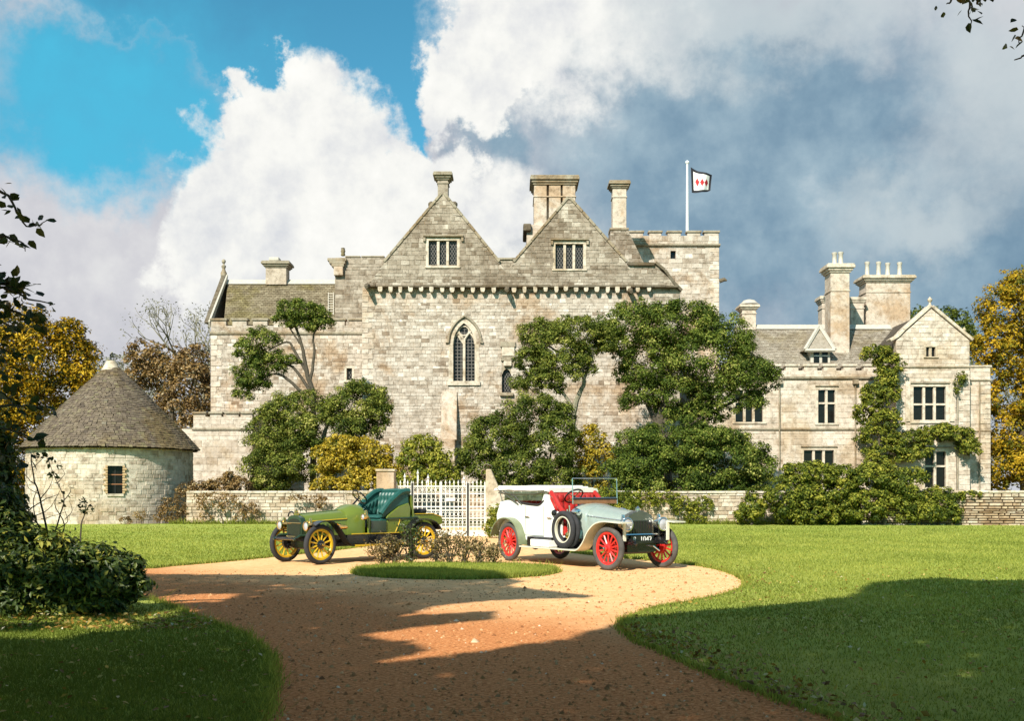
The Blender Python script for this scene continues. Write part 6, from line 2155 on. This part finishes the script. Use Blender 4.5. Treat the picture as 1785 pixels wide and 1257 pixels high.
# ------------------------------------------------------------------ roses and long grass on the island
def in_poly(px, py, poly):
    poly = np.array(poly)
    x, y = poly[:, 0], poly[:, 1]
    res = np.zeros(len(px), bool)
    j = len(poly) - 1
    for i in range(len(poly)):
        cond = ((y[i] > py) != (y[j] > py))
        with np.errstate(divide='ignore', invalid='ignore'):
            xi = (x[j] - x[i]) * (py - y[i]) / (y[j] - y[i] + 1e-12) + x[i]
        res ^= cond & (px < xi)
        j = i
    return res


roses = ((690, 930, 23.6, 'leafy'), (716, 912, 23.7, 'leafy'), (762, 930, 23.7, 'dry'), (784, 922, 23.6, 'dry'), (808, 932, 23.5, 'dry'), (836, 942, 23.4, 'dry'), (858, 950, 23.3, 'dry'), (666, 948, 23.5, 'dry'))
rl = {0: 'dark leafy rose bush at the left of the island, before the green car door', 1: 'tallest leafy rose bush in front of the rear wheel of the green car', 2: 'dry rose bush right beside the yellow rear wheel', 3: 'dry brown rose bush with pale blooms in the middle of the island',
      4: 'dry rose bush in front of the white gate', 5: 'low dry rose bush between the gate and the silver car', 6: 'lowest pale rose bush close to the red rear wheel', 7: 'sparse rose bush at the left tip of the row'}
for i, (x, yt, Z, kind_) in enumerate(roses):
    b = Vector(((x - CX) * Z / F, Z, .05))
    root = tag(empty('rose_bush', tuple(b)), rl[i], 'bush', 'rose bushes on the grass island')
    h = EYE + (HZ - yt) * Z / F
    r = random.Random(200 + i)
    cm = MB()
    tips = []
    for k in range(11):
        a = r.uniform(0, 6.28)
        s = r.uniform(.1, .34)
        t = b + Vector((math.cos(a) * s, math.sin(a) * s, (h - .05) * r.uniform(.6, 1.05)))
        m = b.lerp(t, .5) + Vector((r.uniform(-.08, .08), r.uniform(-.08, .08), .04))
        cm.tube([b + Vector((r.uniform(-.05, .05), r.uniform(-.05, .05), -.03)), m, t], [.012, .009, .004], 5)
        tips.append((m, t))
    cm.build('canes', M['bark'], root)
    rg = np.random.default_rng(300 + i)
    nl = 520 if kind_ == 'leafy' else 430
    pos = []
    for k in range(nl):
        m, t = tips[k % len(tips)]
        p = m.lerp(t, r.random() ** .7) if r.random() > .25 else b.lerp(m, r.random())
        pos.append(p + Vector((r.gauss(0, .075), r.gauss(0, .075), r.gauss(0, .06))))
    pos = np.array([tuple(p) for p in pos])
    v, f = leaves_at(pos, unit(rg.normal(size=(nl, 3)) + np.array([0, -.2, .5])), np.full(nl, .065), rg, .6)
    tv = np.clip(rg.normal(.3 if kind_ == 'leafy' else .55, .25, nl), 0, 1)
    link('foliage', mesh_np('foliage', v, f, M['dark' if i == 1 else 'rose'], np.repeat(tv, 2)), root)

LL = [(-11, 52.5), (-7, 44)] + E_L + [(-70, 21), (-70, 52.5)]


def blades(name, poly, box, n, h, seed, z0, wide=1.0, tintm=.5):
    rg = np.random.default_rng(seed)
    x = rg.uniform(box[0], box[2], n * 3)
    # nearer ground gets more blades
    y = box[1] + (box[3] - box[1]) * rg.random(n * 3) ** 1.5
    # thinning out towards the far side
    far = (y - box[1]) / (box[3] - box[1])
    y = np.where(rg.random(n * 3) < np.clip((far - .2) / .8, 0, 1) ** .8, -99., y)
    ok = in_poly(x, y, poly) & (np.abs(x) < .5 * y + 2.2)
    x, y = x[ok][:n], y[ok][:n]
    m = len(x)
    a = rg.uniform(0, 6.283, m)
    s = y / 10.0
    clump_ = .75 + .5 * np.sin(x * 5.1 + 1.7 * np.sin(y * 3.3)) * np.sin(y * 4.3 + 1.1)
    hh = h * rg.uniform(.5, 1.25, m) * (.7 + .3 * clump_) * np.maximum(.9, s ** .35)
    w = .0045 * wide * np.maximum(.8, s)
    lean = rg.normal(0, .45, (m, 2)) * hh[:, None]
    dx, dy = np.cos(a) * w, np.sin(a) * w
    v = np.stack([np.stack([x - dx, y - dy, np.full(m, z0)], 1), np.stack([x + dx, y + dy, np.full(m, z0)], 1), np.stack([x + lean[:, 0], y + lean[:, 1], z0 + hh], 1)], 1).reshape(-1, 3)
    f = np.arange(m * 3).reshape(-1, 3)
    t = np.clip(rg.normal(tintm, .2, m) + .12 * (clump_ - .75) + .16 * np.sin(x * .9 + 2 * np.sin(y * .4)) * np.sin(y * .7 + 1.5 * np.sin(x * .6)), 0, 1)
    t = np.clip(t - .3 * np.clip((20 - y) / 7, 0, 1), 0, 1)      # tree shade put into the blade colour: darker towards the viewer
    tag(link(name, mesh_np(name, v, f, M['grass'], t)), kind='stuff')


blades('grass', LAWN_N, (-10, 6.5, 0, 16), 130000, .045, 401, .04, 1.0, .30)  # lower tint puts the tree shade into this lawn's blade colour
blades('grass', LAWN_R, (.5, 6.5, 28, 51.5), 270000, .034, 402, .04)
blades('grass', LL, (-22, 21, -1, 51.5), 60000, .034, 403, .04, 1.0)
def tufts(name, line, n, h, seed, side):
    # longer grass, weeds and trodden edges where turf meets gravel
    rg = np.random.default_rng(seed)
    L_ = np.array(line)
    L_ = L_[(np.abs(L_[:, 0]) < .5 * L_[:, 1] + 4)]
    i = rg.integers(0, len(L_) - 1, n)
    k = rg.random(n)[:, None]
    p = L_[i] * (1 - k) + L_[i + 1] * k + rg.normal(0, .045, (n, 2))
    a = rg.uniform(0, 6.283, n)
    w = .005 * np.maximum(.9, p[:, 1] / 10)
    hh = h * rg.gamma(3, .35, n)
    le = rg.normal(0, .6, (n, 2)) * hh[:, None]
    z = np.full(n, .0)
    v = np.stack([np.stack([p[:, 0] - np.cos(a) * w, p[:, 1] - np.sin(a) * w, z], 1), np.stack([p[:, 0] + np.cos(a) * w, p[:, 1] + np.sin(a) * w, z], 1), np.stack([p[:, 0] + le[:, 0], p[:, 1] + le[:, 1], z + .02 + hh], 1)], 1).reshape(-1, 3)
    tag(link(name, mesh_np(name, v, np.arange(n * 3).reshape(-1, 3), M['grass'], np.clip(rg.normal(.45, .22, n), 0, 1))), kind='stuff')


tufts('edge_grass', E_N, 9000, .05, 411, 1)
tufts('edge_grass', E_R, 14000, .04, 412, 1)
tufts('edge_grass', E_L, 5000, .04, 413, 1)
tufts('edge_grass', [(-16.3, 52.0), (-8.5, 52.0)], 2500, .14, 415, 1)
tufts('edge_grass', [(6, 51.9), (17.5, 51.0), (30, 50.0)], 4000, .16, 416, 1)
tufts('edge_grass', ISL + ISL[:1], 6000, .05, 414, 1)
blades('grass', ISL, (-3.4, 19.3, 1.2, 24.2), 26000, .05, 404, .05, .8)

# fallen leaves and loose stones
def scatter_leaves(name, poly, box, n, size, seed, z0, bias=None):
    rg = np.random.default_rng(seed)
    x = rg.uniform(box[0], box[2], n * 4)
    y = box[1] + (box[3] - box[1]) * rg.random(n * 4) ** 1.3
    ok = in_poly(x, y, poly)
    x, y = x[ok][:n], y[ok][:n]
    m = len(x)
    pos = np.stack([x, y, np.full(m, z0)], 1)
    v, f = leaves_at(pos, unit(rg.normal(size=(m, 3)) * .35 + np.array([0, 0, 1])), np.full(m, size), rg, .65)
    return v, f, np.repeat(rg.random(m), 2)


parts_ = [scatter_leaves('', LAWN_R, (.5, 7.5, 12, 22), 1500, .05, 501, .08), scatter_leaves('', LAWN_N, (-7, 7, -1, 14), 420, .05, 502, .085), scatter_leaves('', LAWN_N, (-8, 12.0, -3.4, 13.6), 700, .06, 503, .09)]
band_ = [Vector(p) for p in E_R]
pos = []
r = random.Random(9)
for k in range(2600):
    i = r.randrange(len(band_) - 1)
    p = band_[i].lerp(band_[i + 1], r.random())
    if p[1] > 12.6:
        if r.random() > .06:
            continue
    pos.append((p[0] + abs(r.gauss(0, .32)) - .06, p[1] + r.gauss(0, .09), .065))
pos = np.array(pos)
rg = np.random.default_rng(505)
v, f = leaves_at(pos, unit(rg.normal(size=(len(pos), 3)) * .5 + np.array([0, 0, 1])), np.full(len(pos), .06), rg, .65)
parts_.append((v, f, np.repeat(rg.random(len(pos)) ** 1.9, 2)))
off, V, Fc, T = 0, [], [], []
for v, f, t in parts_:
    V.append(v)
    Fc.append(f + off)
    T.append(t)
    off += len(v)
tag(link('fallen_leaves', mesh_np('fallen_leaves', np.concatenate(V), np.concatenate(Fc), M['fallen'], np.concatenate(T))), kind='stuff')

rg = np.random.default_rng(601)
n = 26000
x = rg.uniform(-9, 8, n)
y = 7.2 + 15 * rg.random(n) ** 1.7
ok = (np.abs(x) < .5 * y + .3) & ~in_poly(x, y, LAWN_R) & ~in_poly(x, y, LAWN_N) & ~in_poly(x, y, ISL) & ~in_poly(x, y, LL)
x, y = x[ok], y[ok]
m = len(x)
s = rg.gamma(2.2, .0042, m) + .004
a = rg.uniform(0, 6.283, m)
ring = []
for k in range(4):
    aa = a + k * math.pi / 2 + rg.uniform(-.4, .4, m)
    ring.append(np.stack([x + np.cos(aa) * s * rg.uniform(.7, 1.3, m), y + np.sin(aa) * s * rg.uniform(.7, 1.3, m), np.full(m, -.002)], 1))
ring.append(np.stack([x + rg.normal(0, .2, m) * s, y + rg.normal(0, .2, m) * s, s * rg.uniform(.5, 1.0, m)], 1))
v = np.stack(ring, 1).reshape(-1, 3)
i0 = np.arange(m)[:, None] * 5
f = np.concatenate([i0 + np.array([[0, 1, 4]]), i0 + np.array([[1, 2, 4]]), i0 + np.array([[2, 3, 4]]), i0 + np.array([[3, 0, 4]])], 1).reshape(-1, 3)
M['pebble'] = stone_mat('pebble', [(0, (.30, .125, .05)), (.5, (.50, .22, .085)), (.9, (.70, .40, .2)), (1, (.75, .60, .44))], 'attr', stain=(1, 1, 1), bump=0)
tag(link('pebbles', mesh_np('pebbles', v, f, M['pebble'], np.repeat(np.clip(rg.normal(.5, .25, m), 0, 1), 4))), kind='stuff')

# ------------------------------------------------------------------ the trees behind the photographer whose shade lies over the foreground
TOP = [(-900, 1001), (250, 1001), (560, 1004), (606, 1002), (640, 998), (700, 995), (780, 996), (860, 1003), (905, 1014), (880, 1022), (1034, 1041), (860, 1047), (752, 1056), (690, 1076), (770, 1072), (855, 1066), (850, 1079), (700, 1096), (606, 1109), (690, 1120), (745, 1134), (612, 1164), (830, 1139), (985, 1117), (1040, 1101),
       (1100, 1084), (1206, 1071), (1340, 1062), (1482, 1046), (1523, 1022), (1575, 1016), (1639, 1012), (1700, 1017), (1785, 1016), (2300, 1016)]
SH = [GR(x, y) for x, y in TOP] + [(14, 3), (14, -3), (-24, -3)]
tE = math.tan(SUN_EL)
sx, sy = math.sin(SUN_AZ) / tE, math.cos(SUN_AZ) / tE
rg = np.random.default_rng(701)
n = 300000
x, y = rg.uniform(-22, 14, n), rg.uniform(-3, 23, n)
ok = in_poly(x, y, SH)
th = .5 + .5 * np.sin(x * .9 + 2.1 * np.sin(y * .35)) * np.sin(y * .8 + 1.3 * np.sin(x * .5))
yy = HZ + F * EYE / np.maximum(y, .5)
xx = CX + x * F / np.maximum(y, .5)
half = (yy < 1036) & (xx > 180) & (xx < 900)
half &= ~in_poly(x, y, ISL)
ok &= np.where(half, rg.random(n) < .62, True)
bush = (x < -4.2) & (y > 11.5) & (y < 17)
ok &= np.where(bush, (np.sin(x * 3.1 + y) * np.sin(y * 2.7 - x) > .4), True)
glade = ((x - 8.3) / .9) ** 2 + ((y - 15.2) / .8) ** 2 < 1
ok &= ~glade
x, y = x[ok], y[ok]
h = 7.5 + 7.0 * rg.random(len(x)) ** .8 + .8 * np.sin(x * .7) * np.sin(y * .6)
X, Y = x - sx * h, y - sy * h
vis = (Y > 0) & (np.abs(X) < .5 * Y + .8) & ((h - EYE) < .46 * Y + .5)
X, Y, h = X[~vis], Y[~vis], h[~vis]
TR = [(-13.5, 3.5), (-8.5, -3.5), (-2.5, -9.0), (3.5, -6.0), (-16, -9), (-6.5, -13)]
D = np.stack([(X - tx) ** 2 + (Y - ty) ** 2 for tx, ty in TR], 1)
own = np.argmin(D, 1)
lab = ('shade oak behind and left of the viewer, nearest the bush', 'shade oak behind the viewer on the left', 'shade oak straight behind the viewer', 'shade oak behind the viewer on the right', 'far shade oak behind on the left', 'rearmost shade oak behind the viewer')
for i, (tx, ty) in enumerate(TR):
    mk = own == i
    if mk.sum() < 50:
        continue
    P_ = np.stack([X[mk], Y[mk], h[mk]], 1)
    P_ = P_[:40000]
    root = tag(empty('shade_tree', (tx, ty, 0)), lab[i], 'tree', 'shade trees behind the viewer')
    v, f = leaves_at(P_, unit(rg.normal(size=(len(P_), 3)) * .5 + np.array([.3, .5, .8])), np.full(len(P_), .30), rg, .7)
    link('crown', mesh_np('crown', v, f, M['shade'], np.repeat(rg.random(len(P_)), 2)), root)
    c_ = P_.mean(0)
    limb('trunk', [(tx, ty, -.05), (tx + .1, ty, 3), (tx * .8 + c_[0] * .2, ty * .8 + c_[1] * .2, 7), (float(c_[0]), float(c_[1]), 11)], .42, .12, M['bark'], root, 9, .03)
    rb = random.Random(i)
    for k in range(5):
        q = P_[rb.randrange(len(P_))]
        z0 = rb.uniform(5, 8)
        limb('branch', [(tx * .85 + c_[0] * .15, ty * .85 + c_[1] * .15, z0), (tx * .5 + q[0] * .5, ty * .5 + q[1] * .5, z0 + 1.4), tuple(map(float, q))], .14, .03, M['bark'], root, 6, .03)
